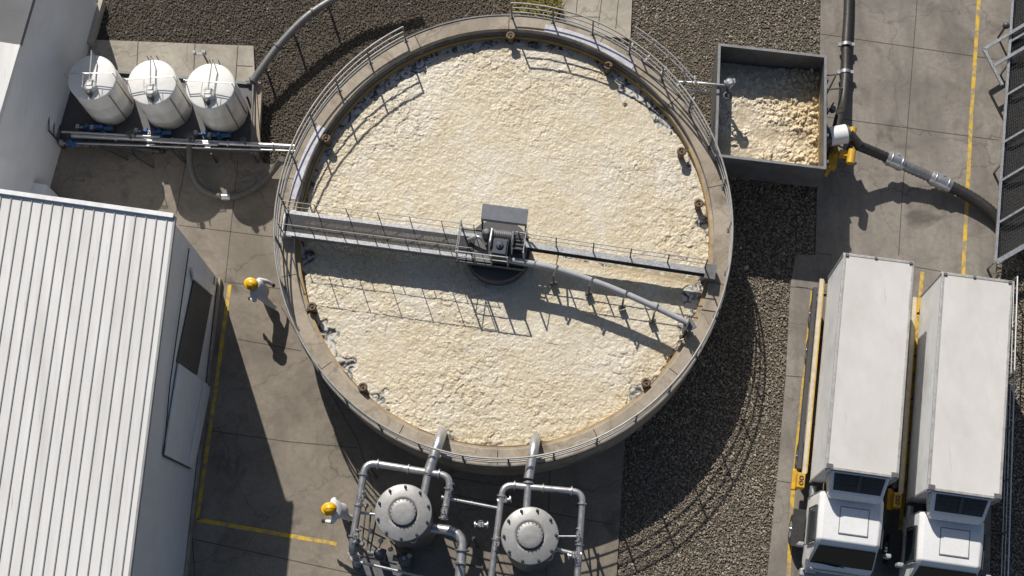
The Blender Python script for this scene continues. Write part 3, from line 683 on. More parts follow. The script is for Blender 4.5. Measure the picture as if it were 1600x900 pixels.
def make_tank(label):
    t = thing('storage_tank', label, 'tank', (0, 0, 0), 0, 'white upright tanks on the platform')
    R = .85; Hh = 2.36
    mb = MB(); mb.lathe((0, 0, 0), [(R - .05, 0), (R, .04), (R, .7), (R + .006, .72), (R, .74), (R, 1.45), (R + .006, 1.47), (R, 1.49), (R, Hh - .04), (R - .03, Hh)], 48); mb.build('shell', 'plastic', t)
    mb = MB(); mb.lathe((0, 0, 0), [(R + .006, Hh - .05), (R + .008, Hh - .005), (R - .04, Hh + .01), (R * .5, Hh + .05), (.001, Hh + .07)], 48); mb.build('lid', 'plastlid', t)
    mb = MB(); mb.can((-.0, -.36, Hh + .03), [(.2, 0), (.2, .1), (.23, .1), (.23, .16), (.15, .2)], 24); h = mb.build('hatch', 'plastlid', t)
    mb = MB(); mb.box((0, -.36, Hh + .24), (.2, .03, .03)); mb.build('hatch_handle', 'galv', h)
    mb = MB(); mb.can((.02, -.66, Hh + .02), [(.07, 0), (.07, .2), (.1, .2), (.1, .28), (.04, .3)], 12); mb.cyl((.02, -.66, Hh + .25), (.1, -.84, Hh + .2), .035, 8); mb.build('vent_valve', 'darksteel', t)
    mb = MB()
    for zz_ in (.35, .42):
        mb.tube([(-R, .0, Hh + zz_), (R, .0, Hh + zz_)], .014, 6); mb.tube([(.04, R, Hh + zz_), (.04, -.25, Hh + zz_)], .014, 6)
    mb.tube([(-.18, -.05, Hh + .4), (-.18, -.55, Hh + .4)], .012, 6); mb.tube([(.26, -.05, Hh + .4), (.26, -.55, Hh + .4)], .012, 6)
    for p in ((-R + .02, 0), (R - .02, 0), (.04, R - .02), (.26, -.5), (-.18, -.5)): mb.beam((p[0], p[1], Hh - .02), (p[0], p[1], Hh + .43), .025, .025)
    mb.build('guard_rail', 'galv', t)
    mb = MB()
    for x in (-.16, .16): mb.tube([(x, R + .1, .0), (x, R + .1, Hh + .1)], .018, 6)
    for i in range(8): mb.tube([(-.16, R + .1, .15 + i * .28), (.16, R + .1, .15 + i * .28)], .012, 6)
    mb.build('ladder', 'darksteel', t)
    mb = MB(); mb.beam((R * .72, -R * .72, .1), (R * .72, -R * .72, Hh - .1), .03, .02); mb.cyl((R - .02, -.1, Hh * .98), (R + .02, -.1, .3), .02, 8); mb.build('level_gauge', 'rust', t)
    return t
tk = [((144, 122), 'white upright tank nearest the tall building, its lid partly shaded'), ((238, 129), 'middle white tank of three, lid fully in sun'), ((329, 135), 'white upright tank at the open gravel end of its row')]
t0 = None
for i, (px, lb) in enumerate(tk):
    p = P(*px, 2.94); ll = (p.x, p.y, ST - .02)
    if t0 is None: t0 = make_tank(lb); t0.location = ll
    else: dup(t0, ll, (.06, -.08)[i - 1], lb)
# pumps with blue bodies along the front of the platform
def make_pump(label):
    t = thing('dosing_pump', label, 'pump', (0, 0, 0), 0, 'blue dosing pumps in front of the white tanks')
    mb = MB(); mb.can((0, 0, 0), [(.12, 0), (.12, .14), (.08, .16), (.08, .3), (.1, .32), (.06, .38)], 14); mb.cyl((-.2, 0, .16), (.2, 0, .16), .06, 10); mb.build('pump_body', 'blue', t)
    mb = MB(); mb.cyl((.08, 0, .2), (.38, 0, .2), .085, 12); mb.cyl((.38, 0, .2), (.42, 0, .2), .1, 12); mb.build('pump_motor', 'blue', t)
    mb = MB(); mb.cyl((-.2, 0, .16), (-.36, 0, .16), .04, 8); mb.box((-.36, 0, .2), (.12, .16, .2)); mb.cyl((-.36, 0, .3), (-.36, 0, .42), .02, 8); mb.build('inlet_valve', 'stain_steel', t)
    return t
p0 = None
for px, lb in [((138, 199), 'blue pump in shade below the white tank nearest the building, outer of the two'), ((160, 201), 'blue pump in shade below the white tank nearest the building, inner of the two'), ((229, 206), 'blue pump below the middle white tank, nearer the building'), ((250, 208), 'blue pump below the middle white tank, nearer the gravel'),
               ((322, 210), 'blue pump below the last white tank, nearer its neighbour'), ((343, 212), 'blue pump below the last white tank, at the gravel end'), ((112, 224), 'blue pump lowest on the platform corner by the tall building')]:
    p = P(*px, ST + .15); ll = (p.x, p.y, ST - .02)
    if p0 is None: p0 = make_pump(lb); p0.location = ll
    else: dup(p0, ll, random.uniform(-.1, .1), lb)
pr = thing('pipe_rack', 'bundle of grey pipes running from below the white tanks to the round tank', 'pipes', P(300, 228))
z_ = .95
for (a, e, r, mt, zo) in (((112, 212), (462, 229), .085, 'galv', 0), ((96, 206), (250, 214), .04, 'galv', .1), ((120, 224), (462, 236), .035, 'galv', -.05), ((230, 220), (340, 226), .05, 'stain_steel', .12), ((140, 222), (250, 236), .1, 'darksteel', -.35)):
    mb = MB(); p, q = P(*a, z_ + zo), P(*e, z_ + zo); mb.cyl(p, q, r, 12); dd = q - p
    for f_ in (.2, .45, .7, .9): flange(mb, p + dd * f_, dd, r * 1.45, .05)
    mb.build('pipe', mt, pr, True)
mb = MB()
for px in ((205, 217), (212, 214), (298, 220), (304, 218), (384, 226)):
    p = P(*px, z_); mb.cyl(p, p + V((0, 0, .45)), .045, 10); mb.torus(p + V((0, 0, .47)), .09, .015, n=12, k=6); mb.cyl(p, V((p.x, p.y, ST)), .03, 6)
mb.build('valve_stems', 'midsteel', pr, True)
for px in ((130, 214), (385, 150), (386, 228), (205, 235), (280, 240), (395, 240), (330, 240)):
    mb = MB(); p = P(*px, .9); mb.beam(V((p.x, p.y, 0)), p, .06, .06); mb.build('support_post', 'darksteel', pr, True)
for a, e in (((200, 238), (240, 262)), ((262, 228), (290, 256)), ((150, 225), (200, 250))): mb = MB(); mb.beam(P(*a, .8), P(*e, .05), .06, .06); mb.build('support_strut', 'darksteel', pr, True)

hs = thing('drain_hose', 'grey hose hanging in a loop below the pipe bundle', 'hose', P(350, 305))
hp = spline([P(296, 226, .9), P(298, 262, .6), P(313, 292, .35), P(345, 307, .2), P(378, 304, .2), P(408, 287, .3), P(430, 262, .6), P(440, 248, 1.2)], 8)
mb = MB(); mb.tube(hp, .12, 10); mb.build('hose_line', pm('grey_hose', (.13, .122, .11), .55, dirt=(.1, .09, .08), amt=.5, scale=4), hs, True)
mb = MB(); flange(mb, hp[26], hp[27] - hp[25], .13, .3); mb.build('coupling', 'stain_steel', hs, True)
tp = thing('feed_pipe', 'pale grey pipe curving over the dark gravel from the platform corner', 'pipe', P(395, 125))
fp = spline([P(396, 126, .8), P(412, 102, .9), P(438, 68, 1.0), P(478, 27, 1.1), P(522, -2, 1.1), P(560, -20, 1.1), P(640, -40, 1.1)], 8); mb = MB(); mb.tube(fp, .14, 12)
mb.build('pipe_run', pm('dull_pipe', (.17, .17, .172), .45, .3, dirt=(.1, .095, .085), amt=.5, scale=3), tp, True)
mb = MB()
for i in (0, 15, 26): flange(mb, fp[i], fp[min(i + 1, len(fp) - 1)] - fp[max(i - 1, 0)], .19, .07)
mb.cyl(P(396, 126, .8), P(393, 205, .9), .05, 8); mb.beam(P(384, 126, .8), P(408, 130, .8), .06, .06); mb.build('flanges', 'midsteel', tp, True)
mb = MB()
for i in (8, 20, 30): mb = MB(); p = fp[i]; mb.beam(V((p.x, p.y, -.1)), p, .07, .07); mb.build('pipe_stand', 'darksteel', tp, True)
sp_ = thing('sample_stand', 'small grey gauge bracket standing behind the last white tank', 'gauge', P(325, 92))
p = P(327, 102, 0); mb = MB(); mb.beam(p, p + V((0, 0, 1.05)), .05, .05); mb.build('pole', 'darksteel', sp_, True)
mb = MB(); q = p + V((0, 0, 1.0)); mb.box(q + V((-.18, 0, 0)), (.4, .08, .06)); mb.cyl(q + V((-.3, 0, 0)), q + V((-.3, 0, .2)), .06, 10); mb.box(q + V((.06, .0, .1)), (.12, .1, .24)); mb.build('gauge_head', 'paint_grey', sp_, True)

# ================================================================== HOPPER / SKIP
HZ = 2.9
hc = [V((*p, 0)) for p in ((6.0, 22.08), (9.70, 21.58), (9.44, 17.42), (5.72, 17.93))]   # TL TR BR BL
hcen = sum(hc, V((0, 0, 0))) / 4
skip = thing('sludge_skip', 'open grey steel skip holding cream and ochre sludge lumps', 'skip', (hcen.x, hcen.y, 0))
nm = ['end_plate', 'side_plate', 'end_plate', 'side_plate']; tw = .07
for i in range(4):
    a, e = hc[i], hc[(i + 1) % 4]; dd = (e - a).normalized(); nn = V((-dd.y, dd.x, 0)); nn = nn if nn.dot(hcen - a) > 0 else -nn
    sa = tw if i % 2 else 0
    a2, e2 = a + dd * sa, e - dd * sa
    mb = MB(); pl = [a2, e2, e2 + nn * tw, a2 + nn * tw]; mb.prism([(p.x, p.y) for p in pl], 1.05, HZ); mb.build(nm[i], 'midsteel', skip, True)
    mb = MB(); pl = [a - dd * .015 - nn * .015, e + dd * .015 - nn * .015, e - dd * .075 + nn * .075, a + dd * .075 + nn * .075]; mb.prism([(p.x, p.y) for p in pl], HZ + .002 , HZ + .03); mb.build('rim_flange', 'skipflange', skip, True)
    if i in (1, 3):
        mb = MB(); pl = [a2 + nn * (tw + .002) + dd * .08, e2 + nn * (tw + .002) - dd * .08, e2 + nn * (tw + .008) - dd * .08, a2 + nn * (tw + .008) + dd * .08]; mb.prism([(p.x, p.y) for p in pl], 1.3, 2.02 if i == 1 else 1.84); mb.build('stain_band', 'ochrewet', skip, True)
mb = MB(); mb.prism([(p.x, p.y) for p in [hcen + (p - hcen) * .985 for p in hc]], 1.0, 1.12); mb.build('floor_plate', 'midsteel', skip, True)
for i in range(4):
    p = hcen + (hc[i] - hcen) * .93; mb = MB(); mb.beam(V((p.x, p.y, -.08)), V((p.x, p.y, 1.0)), .14, .14); mb.build('leg', 'darksteel', skip, True)
mb = MB(); i3, i2 = hcen + (hc[3] - hcen) * .93, hcen + (hc[2] - hcen) * .93
mb.beam(V((i3.x, i3.y, .1)), V((i2.x, i2.y, .95)), .06, .06); i1 = hcen + (hc[1] - hcen) * .93; mb.beam(V((i2.x, i2.y, .1)), V((i1.x, i1.y, .95)), .06, .06); mb.build('brace', 'midsteel', skip, True)
for f_ in (.2, .45, .7, .93):
    mb = MB(); a = hc[1] + (hc[2] - hc[1]) * f_; mb.beam(V((a.x + .06, a.y, 1.05)), V((a.x + .06, a.y, HZ - .02)), .08, .1); mb.build('stiffener', 'midsteel', skip, True)
xs = np.arange(5.7, 9.75, .022); ys = np.arange(17.4, 22.15, .022); X, Y = np.meshgrid(xs, ys)
inn = [hcen + (p - hcen) * .962 for p in hc]
keep = inside([(p.x, p.y) for p in inn], X.ravel(), Y.ravel()).reshape(X.shape)
u = np.clip((X - 6.0) / 3.5, 0, 1); v_ = np.clip((Y - 17.5) / 4.4, 0, 1)
lump = np.clip(u * 1.5 - .25 - .25 * v_ + (vnoise(X, Y, 1.2, 8, 3) - .5) * 1.0, 0, 1)
h1, r1, e1 = flakes(X, Y, 4.6, 301, .5, .9, 1.0, .22); h2, r2, e2 = flakes(X, Y, 10, 321, .5, .8, 1.0, .22)
flat = np.clip((vnoise(X, Y, 1.0, 60, 3) - .5) * 5 + (.45 - v_) * 1.2 - u * .7, 0, 1) + np.clip((v_ - .86) * 8, 0, 1) * (u < .8); flat = np.clip(flat, 0, 1)
Z = 1.64 + (.03 + .15 * lump) * h1 * (1 - .85 * flat) + .05 * h2 * (1 - .8 * flat) + .05 * lump
c1 = np.array([.70, .63, .50]); c2 = np.array([.62, .475, .255]); c3 = np.array([.42, .35, .24]); c4 = np.array([.33, .22, .09])
tone = c1 * (1 - lump[..., None] * .75) + c2 * lump[..., None] * .75
tone = tone * (1 - flat[..., None] * .75) + c3 * flat[..., None] * .75
tone *= (.82 + .3 * r1[..., None]); ck = ((1 - e1) * (.25 + .4 * lump) + (1 - e2) * .2)[..., None] * .7 * (1 - flat[..., None] * .6); tone = tone * (1 - ck) + c4 * ck
o = grid_mesh('skip_sludge', X, Y, Z, keep, np.clip(tone, 0, .9), M['sludge']); tag(o, kind='stuff')
# inlet nozzle over the skip
inl = thing('inlet_pipe', 'thin grey pipe with a valve head reaching over the skip wall from the tank', 'pipe', P(1095, 130))
mb = MB(); mb.tube(fillet([P(1060, 128, 2.7), P(1100, 130, 3.0), P(1135, 134, 3.0)], .1), .045, 8); mb.tube(fillet([P(1086, 118, 3.2), P(1086, 130, 3.2), P(1132, 133, 3.15)], .08), .03, 8); mb.tube([P(1070, 140, 2.6), P(1108, 146, 2.75)], .05, 8); mb.build('pipe_run', 'galv', inl, True)
p = P(1140, 130, 3.1); mb = MB(); mb.can(p, [(.1, -.25), (.1, .0), (.16, .02), (.16, .1), (.08, .14)], 14); mb.box(p + V((.1, .05, .02)), (.16, .16, .16)); mb.box(p + V((-.12, .04, 0)), (.14, .1, .12)); mb.build('valve_head', 'galv', inl, True)
mb = MB(); mb.cyl(p + V((0, 0, -.2)), p + V((-.02, -.12, -.8)), .07, 10); mb.torus(p + V((-.02, -.25, -.5)), .13, .03, n=14); mb.build('spout', 'midsteel', inl, True)

# ================================================================== PUMP UNIT AND HOSES
du = thing('transfer_pump', 'white drum pump with yellow brackets bolted beside the skip', 'pump', P(1308, 225))
a, e = P(1288, 215, 1.7), P(1322, 209, 1.7); dd = (e - a).normalized(); mb = MB(); mb.cyl(a + dd * .18, e, .34, 28); mb.build('drum', 'white', du, True)
mb = MB(); mb.cyl(a, a + dd * .2, .31, 28); mb.cyl(e, e + dd * .1, .3, 28); mb.build('drum_collar', 'darksteel', du, True)
for px, ang in (((1331, 206), .3), ((1330, 240), -.2)):
    mb = MB(); p = P(*px, 1.5); mb.box(p + V((-.15, 0, -.1)), (.5, .2, .3), ang); mb.cyl(p + V((.02, .1, .1)), p + V((-.08, -.4, .1)), .14, 14); mb.build('bracket', 'yellow', du, True)
mb = MB(); mb.box(P(1300, 246, .9), (.3, .8, .5), -.1); mb.beam(P(1290, 275, .6), P(1308, 240, 1.2), .12, .1); mb.build('lower_bracket', 'yellow', du, True)
mb = MB()
for px in ((1300, 232), (1332, 222)): p = P(*px, 1.5); mb.beam(V((p.x, p.y, 0)), p, .12, .12)
mb.build('stand', 'darksteel', du, True)
mb = MB(); mb.cyl(e + dd * .1, P(1343, 228, 1.5), .17, 16); mb.build('outlet', 'hose', du, True)
def ribbed(path, r, step=.07):
    path = [V(p) for p in path]; out = []; rs = []; L = 0
    dens = [path[0]]
    for a, b_ in zip(path[:-1], path[1:]):
        n = max(1, int((b_ - a).length / (step / 2)))
        for i in range(1, n + 1): dens.append(a + (b_ - a) * i / n)
    return dens, [r * (1.0 if i % 2 else .90) for i in range(len(dens))]
h1_ = thing('suction_hose', 'black ribbed hose coming down the concrete road to the pump, with two clamps', 'hose', P(1320, 100))
pth = spline([P(1326, -40, .25), P(1325, 20, .25), P(1322, 70, .3), P(1321, 115, .35), P(1317, 160, .6), P(1311, 185, 1.3), P(1306, 205, 1.6)], 10)
a_, rs = ribbed(pth, .17); mb = MB(); mb.tube(a_, rs, 14); mb.build('hose_line', 'hose', h1_, True)
for px in ((1322, 70), (1320.5, 113)):
    mb = MB(); p = P(*px, .33); flange(mb, p, (0.02, 1, 0), .21, .12, 18); mb.box(p + V((.24, 0, 0)), (.12, .12, .12)); mb.box(p + V((-.24, 0, 0)), (.12, .12, .12)); mb.build('clamp', 'galv', h1_, True)
    mb = MB(); mb.beam(V((p.x, p.y, 0)), p - V((0, 0, .15)), .3, .12); mb.build('saddle', 'darksteel', h1_, True)
h2_ = thing('discharge_hose', 'thick black hose crossing the yellow line, with a silver coupled section', 'hose', P(1450, 280))
cp = [P(1340, 227, 1.4), P(1362, 236, 1.15), P(1392, 249, .85), P(1420, 262, .68), P(1450, 275, .55), P(1478, 288, .45), P(1510, 304, .36), P(1540, 324, .3), P(1562, 346, .25), P(1600, 392, .25), P(1640, 450, .2)]
sp = spline(cp, 10)
a_, rs = ribbed(sp[:21], .19, .09); mb = MB(); mb.tube(a_, rs, 14); mb.build('hose_line', 'hose', h2_, True)
a_, rs = ribbed(sp[20:51], .205, .15); rs = [q if i % 2 else q * .93 for i, q in enumerate(rs)]; mb = MB(); mb.tube(a_, rs, 16); mb.build('ribbed_section', 'ribgrey', h2_, True)
a_, rs = ribbed(sp[50:], .22, .09); mb = MB(); mb.tube(a_, rs, 14); mb.build('hose_line', 'hose', h2_, True)
for i, L in ((22, .34), (47, .4)):
    mb = MB(); t = (sp[i + 1] - sp[i - 1]).normalized(); mb.tube([sp[i] - t * L, sp[i] - t * L * .8, sp[i] + t * L * .8, sp[i] + t * L], [.235, .255, .255, .235], 20); mb.torus(sp[i] - t * L * .6, .26, .025, t, 20); mb.torus(sp[i] + t * L * .6, .26, .025, t, 20); mb.box(sp[i] + V((.1, .2, .14)), (.16, .1, .12)); mb.build('coupling', 'stain_steel', h2_, True)
sj = thing('skip_pipework', 'thin grey struts and small pipes between the skip and the black hose', 'pipework', P(1300, 150))
mb = MB()
for a, e, z1, z2 in (((1288, 118), (1312, 116), 2.4, 2.2), ((1288, 140), (1316, 138), 2.2, .6), ((1290, 150), (1306, 118), 1.2, 1.9), ((1291, 180), (1303, 160), 1.4, 1.6), ((1289, 100), (1292, 170), 2.5, 1.8)): mb.tube([P(*a, z1), P(*e, z2)], .03, 8)
mb.can(P(1301, 172, 1.6), [(.09, -.1), (.12, 0), (.09, .2)], 12); mb.build('struts', 'midsteel', sj, True)

# ================================================================== TRUCKS
def make_truck(label):
    t = thing('box_truck', label, 'truck', (0, 0, 0), 0, 'white refrigerated trucks parked side by side')
    Wd, Ln_, z0, z1 = 2.26, 7.08, 1.2, 4.1
    mb = MB(); mb.box((0, -Ln_ / 2, (z0 + z1) / 2 - .01), (Wd - .03, Ln_ - .03, z1 - z0 - .02)); mb.build('cargo_box', 'boxside', t)
    mb = MB(); mb.box((0, -Ln_ / 2, z1 - .003), (Wd - .16, Ln_ - .16, .02))
    mb.build('box_roof', 'boxroof', t)
    mb = MB(); hw = Wd / 2
    for x in (-1, 1):
        mb.beam((x * (hw - .035), -Ln_, z1 - .02), (x * (hw - .035), 0, z1 - .02), .09, .09); mb.beam((x * (hw - .03), 0, z0), (x * (hw - .03), 0, z1 - .07), .08, .08); mb.beam((x * (hw - .03), -Ln_, z0), (x * (hw - .03), -Ln_, z1 - .07), .08, .08)
    for y in (-Ln_ + .035, -.035): mb.beam((-hw + .08, y, z1 - .021), (hw - .08, y, z1 - .021), .09, .088)
    mb.build('edge_rail', pm('aluminium_rail', (.5, .49, .47), .45, .4, dirt=(.22, .2, .17), amt=.6, scale=5) if 'aluminium_rail' not in bpy.data.materials else bpy.data.materials['aluminium_rail'], t, bevel=.012)
    for x in (-1, 1):
        mb = MB(); mb.box((x * (hw - .12), -.08, z1 + .03), (.2, .16, .05)); mb.box((x * (hw - .1), -.05, z1 + .06), (.08, .08, .04)); mb.build('corner_casting', 'midsteel', t)
    mb = MB()
    for x in (-hw + .1, hw - .1): mb.box((x, -Ln_ + .06, z1 + .035), (.1, .08, .05))
    mb.box((.1, -Ln_ + .04, z1 + .035), (.08, .06, .05)); mb.build('marker_lamp', 'midsteel', t)
    # refrigeration unit
    mb = MB(); ys = [(.0, 1.0, 3.94), (.62, .92, 3.46), (.74, .84, 3.30)]
    prof = [(.85, 2.98), (.92, 3.05), (.92, 3.86), (.8, 3.95)]
    sec = lambda y, k, zt_: [V((-.92 * k, y, 3.02)), V((.92 * k, y, 3.02)), V((.92 * k, y, zt_)), V((-.92 * k, y, zt_))]
    vs = [];
    for y, k, zt_ in ys: vs += sec(y, k, zt_)
    fs = [(3, 2, 1, 0), (8, 9, 10, 11)]
    for i in range(2):
        for j in range(4): fs.append((i * 4 + j, i * 4 + (j + 1) % 4, i * 4 + 4 + (j + 1) % 4, i * 4 + 4 + j))
    mb.add(vs, fs); rf = mb.build('cooling_unit', 'white', t, bevel=.05)
    mb = MB(); zt = lambda y: 3.94 - .48 * y / .62
    mb.quad((-.74, .54, zt(.54) + .012), (.74, .54, zt(.54) + .012), (.80, .06, zt(.06) + .012), (-.80, .06, zt(.06) + .012), .02); mb.build('fan_grille', 'seam', rf)
    mb = MB()
    for x in (-.6, -.4, -.2, .2, .4, .6):
         mb.beam((x, .09, zt(.09) + .045), (x, .52, zt(.52) + .045), .014, .014)
    for y in (.16, .28, .40): mb.beam((-.72, y, zt(y) + .05), (.72, y, zt(y) + .05), .014, .014)
    mb.beam((-.02, .08, zt(.08) + .05), (-.02, .52, zt(.52) + .05), .1, .02); mb.build('grille_bars', 'darksteel', rf)
    # cab : loft of cross-sections from the back to the nose
    S = [(.50, 1.06, 1.02, .98, 2.72, 2.85), (.62, 1.08, 1.06, 1.02, 2.82, 2.93), (1.30, 1.08, 1.06, 1.02, 2.83, 2.95), (2.02, 1.08, 1.06, 1.00, 2.80, 2.91), (2.16, 1.08, 1.05, .97, 2.66, 2.78)]
    mb = MB(); rings = []
    def ring(y, wl, ww, wr, ze, zr, zw=1.78): return [(-wl, y, .75), (-wl - .02, y, 1.3), (-ww - .03, y, zw), (-wr, y, ze), (-wr + .12, y, zr), (wr - .12, y, zr), (wr, y, ze), (ww + .03, y, zw), (wl + .02, y, 1.3), (wl, y, .75)]
    R_ = [ring(*s_) for s_ in S]
    # below the windscreen the sections run down to the bonnet
    R_.append([(-1.08, 2.62, .75), (-1.10, 2.62, 1.3), (-1.06, 2.66, 1.74), (-1.03, 2.64, 1.77), (-.9, 2.68, 1.79), (.9, 2.68, 1.79), (1.03, 2.64, 1.77), (1.06, 2.66, 1.74), (1.10, 2.62, 1.3), (1.08, 2.62, .75)])
    R_.append([(-1.0, 2.86, .7), (-1.04, 2.86, 1.25), (-1.0, 2.83, 1.58), (-.97, 2.82, 1.62), (-.85, 2.85, 1.64), (.85, 2.85, 1.64), (.97, 2.82, 1.62), (1.0, 2.83, 1.58), (1.04, 2.86, 1.25), (1.0, 2.86, .7)])
    vs = [p for r_ in R_ for p in r_]; fs = []; k = 10
    for i in range(len(R_) - 1):
        for j in range(k): j2 = (j + 1) % k; fs.append((i * k + j, i * k + j2, i * k + k + j2, i * k + k + j))
    fs += [tuple(range(k)), tuple(range(len(vs) - 1, len(vs) - 1 - k, -1))]
    mb.add(vs, fs, True); cab = mb.build('cab', 'white', t, bevel=.075); cab.modifiers[0].segments = 4; cab.modifiers[0].harden_normals = True; cab.modifiers[0].angle_limit = .35
    mb = MB(); mb.quad((-.90, 2.205, 2.735), (.90, 2.205, 2.735), (.99, 2.66, 1.83), (-.99, 2.66, 1.83)); 
    o_ = len(mb.v)
    mb.v = [p + V((0, .03, .018)) for p in mb.v]; q = list(mb.v); mb.quad(q[0] - V((0, .02, .012)), q[1] - V((0, .02, .012)), q[2] - V((0, .02, .012)), q[3] - V((0, .02, .012)))
    mb.build('windscreen', 'glass', cab)
    for x in (-1, 1):
        mb = MB(); mb.beam((x * .1, 2.72, 1.84), (x * .1 + .75, 2.66, 1.93), .03, .02); mb.build('wiper', 'rubber', cab)
        mb = MB(); a = [(x * 1.112, 1.02, 1.80), (x * 1.112, 2.02, 1.80), (x * 1.03, 2.02, 2.66), (x * 1.045, 1.02, 2.70)]; a = [V(p) + V((x * .012, 0, 0)) for p in a]; mb.quad(*a); mb.quad(*[p - V((x * .006, 0, 0)) for p in a]); mb.build('side_window', 'glass', cab)
        mb = MB(); f_ = [V(p) for p in ((x * 1.135, .96, 1.77), (x * 1.135, 2.10, 1.77), (x * 1.05, 2.06, 2.70), (x * 1.065, .96, 2.74))]
        for i in range(4): mb.beam(f_[i], f_[(i + 1) % 4], .05, .035)
        mb.build('window_frame', 'seam', cab)
        mb = MB(); mb.tube(fillet([(x * 1.05, 2.15, 2.3), (x * 1.32, 2.22, 2.35), (x * 1.36, 2.22, 1.9)], .06, 3), .018, 6); mi = mb.build('mirror', 'darksteel', t)
        mb = MB(); mb.box((x * 1.38, 2.2, 2.12), (.2, .14, .42)); mb.build('mirror_shell', 'paint_grey', mi, bevel=.04)
        mb = MB(); mb.box((x * .82, 2.9, 1.08), (.34, .1, .22)); mb.build('headlight', 'chrome', t, bevel=.02)
    mb = MB(); mb.box((-.1, 1.36, 2.945), (.88, .82, .03)); hp_ = mb.build('roof_hatch', 'white', cab, bevel=.012)
    mb = MB(); mb.box((-.1, 1.36, 2.94), (.93, .87, .024)); mb.build('hatch_seal', 'skipflange', cab)
    mb = MB(); mb.box((0, 2.92, .72), (2.24, .26, .3)); mb.build('bumper', 'paint_grey', t, bevel=.05)
    mb = MB()
    for x in (-.42, .42): mb.beam((x, -Ln_ + .1, .95), (x, 2.6, .95), .12, .26)
    for y in (-6.6, -5, -3, -1, .3): mb.beam((-1.1, y, 1.1), (1.1, y, 1.1), .1, .14)
    mb.build('chassis', 'darksteel', t)
    def wheel(x, y):
        s = 1 if x > 0 else -1
        mb = MB(); mb.cyl((x - .14, y, .5), (x + .14, y, .5), .5, 28); mb.torus((x, y, .5), .42, .1, (1, 0, 0), 28, 10); w = mb.build('wheel', 'rubber', t)
        mb = MB(); mb.cyl((x + s * .1, y, .5), (x + s * .15, y, .5), .28, 20); mb.cyl((x + s * .15, y, .5), (x + s * .2, y, .5), .11, 14); mb.build('rim', 'chrome', w)
    for y in (1.55, -.9, -4.6, -5.9): wheel(1.36, y); wheel(-1.08, y)
    mb = MB(); mb.beam((1.36, -6.95, 1.36), (1.36, -.2, 1.36), .13, .16); gd = mb.build('side_rail', 'cream', t)
    mb = MB(); mb.beam((1.275, -6.9, 1.34), (1.275, -.25, 1.34), .03, .16); mb.build('rail_stripe', 'yellow', gd)
    mb = MB(); mb.beam((1.5, -6.7, 1.02), (1.5, -.4, 1.02), .14, .3)
    for y in (-6.5, -5, -3.5, -2, -.6): mb.beam((1.52, y, .9), (1.0, y, 1.1), .07, .07)
    mb.build('side_guard', 'darksteel', t)
    mb = MB(); mb.box((1.44, .02, 1.2), (.26, .5, .46)); mb.box((1.58, -.05, .9), (.2, .7, .2)); yb = mb.build('step_box', 'yellow', t, bevel=.03)
    mb = MB(); mb.torus((1.44, .1, 1.45), .06, .02, n=14, k=6); mb.torus((1.44, -.06, 1.45), .06, .02, n=14, k=6); mb.build('tie_ring', 'rust', yb)
    mb = MB(); mb.cyl((1.0, .15, 1.3), (1.0, .6, 1.3), .12, 12); mb.build('air_tank', 'galv', t)
    mb = MB(); mb.box((-.9, -1.6, .8), (.5, 1.3, .5)); mb.build('fuel_tank', 'galv', t)
    for x in (1.34, -1.0): mb = MB(); mb.box((x, 1.55, 1.07), (.42, 1.25, .06)); mb.build('mudguard', 'rubber', t, bevel=.03)
    return t
def truck_pose(q):
    w = [P(*p, 4.1) for p in q]; fm = (w[2] + w[3]) / 2; rm = (w[0] + w[1]) / 2; h = (fm - rm).normalized()
    return (fm.x, fm.y, 0), math.atan2(-h.x, h.y)
l1, r1_ = truck_pose([(1319, 395), (1428, 411), (1403, 750), (1290, 729)]); l2, r2_ = truck_pose([(1472, 425), (1583, 443), (1564, 784), (1449, 761)])
tr = make_truck('white refrigerated box truck nearest the gravel, yellow side rail along its flank'); tr.location = l1; tr.rotation_euler = (0, 0, r1_)
dup(tr, l2, r2_, 'white refrigerated box truck nearest the netted frame, parked slightly further forward')

# ================================================================== NETTED FRAME AND FENCE (right edge)
FZ = 1.0
fr = thing('net_frame', 'galvanised frame of slanting bars over dark netting beside the concrete road', 'frame', P(1570, 250))
f0, f1 = P(1586, -60, FZ), P(1555, 412, FZ)
mb = MB(); mb.beam(f0, f1, .09, .09); mb.build('edge_rail', 'galv', fr, True)
for i, y in enumerate((65, 148, 222, 282, 348)):
    a = P(1586 - 31 * (y + 60) / 472 + 1, y, FZ); e = a + (P(1600, 0, FZ) - P(1555, 26, FZ)).normalized() * 3.2 + V((0, 0, .0)); mb = MB(); mb.beam(a, e, .07, .07); mb.build('cross_bar', 'galv', fr, True)
mb = MB(); a = P(1556, 410, FZ + .06); e = a + (P(1600, 385, FZ) - P(1556, 410, FZ)).normalized() * 3.2; mb.beam(a, e, .16, .1); mb.build('end_bar', 'galv', fr, True)
nd = (P(1600, 0, FZ) - P(1555, 26, FZ)).normalized() * 3.2
mb = MB(); n_ = 24
for i in range(n_ + 1):
    for j in range(7):
        p = f0 + (f1 - f0) * i / n_ + nd * j / 6; mb.v.append(V((p.x, p.y, FZ - .12 - .25 * math.sin(PI * j / 6) - .05 * math.sin(i * 1.7 + j))))
for i in range(n_):
    for j in range(6): a = i * 7 + j; mb.f.append([a, a + 1, a + 8, a + 7]); mb.sm.append(True); mb.mi.append(0)
mb.build('netting', 'net', fr, True)
mb = MB()
for i in range(90):
    p = f0 + (f1 - f0) * (i + .5) / 90; mb.tube([p + V((0, 0, -.08)), p + nd + V((0, 0, -.08))], .004, 4)
for j in range(1, 40):
    mb.tube([f0 + nd * j / 40 + V((0, 0, -.08)), f1 + nd * j / 40 + V((0, 0, -.08))], .004, 4)
mb.build('wire_mesh', 'darksteel', fr, True)
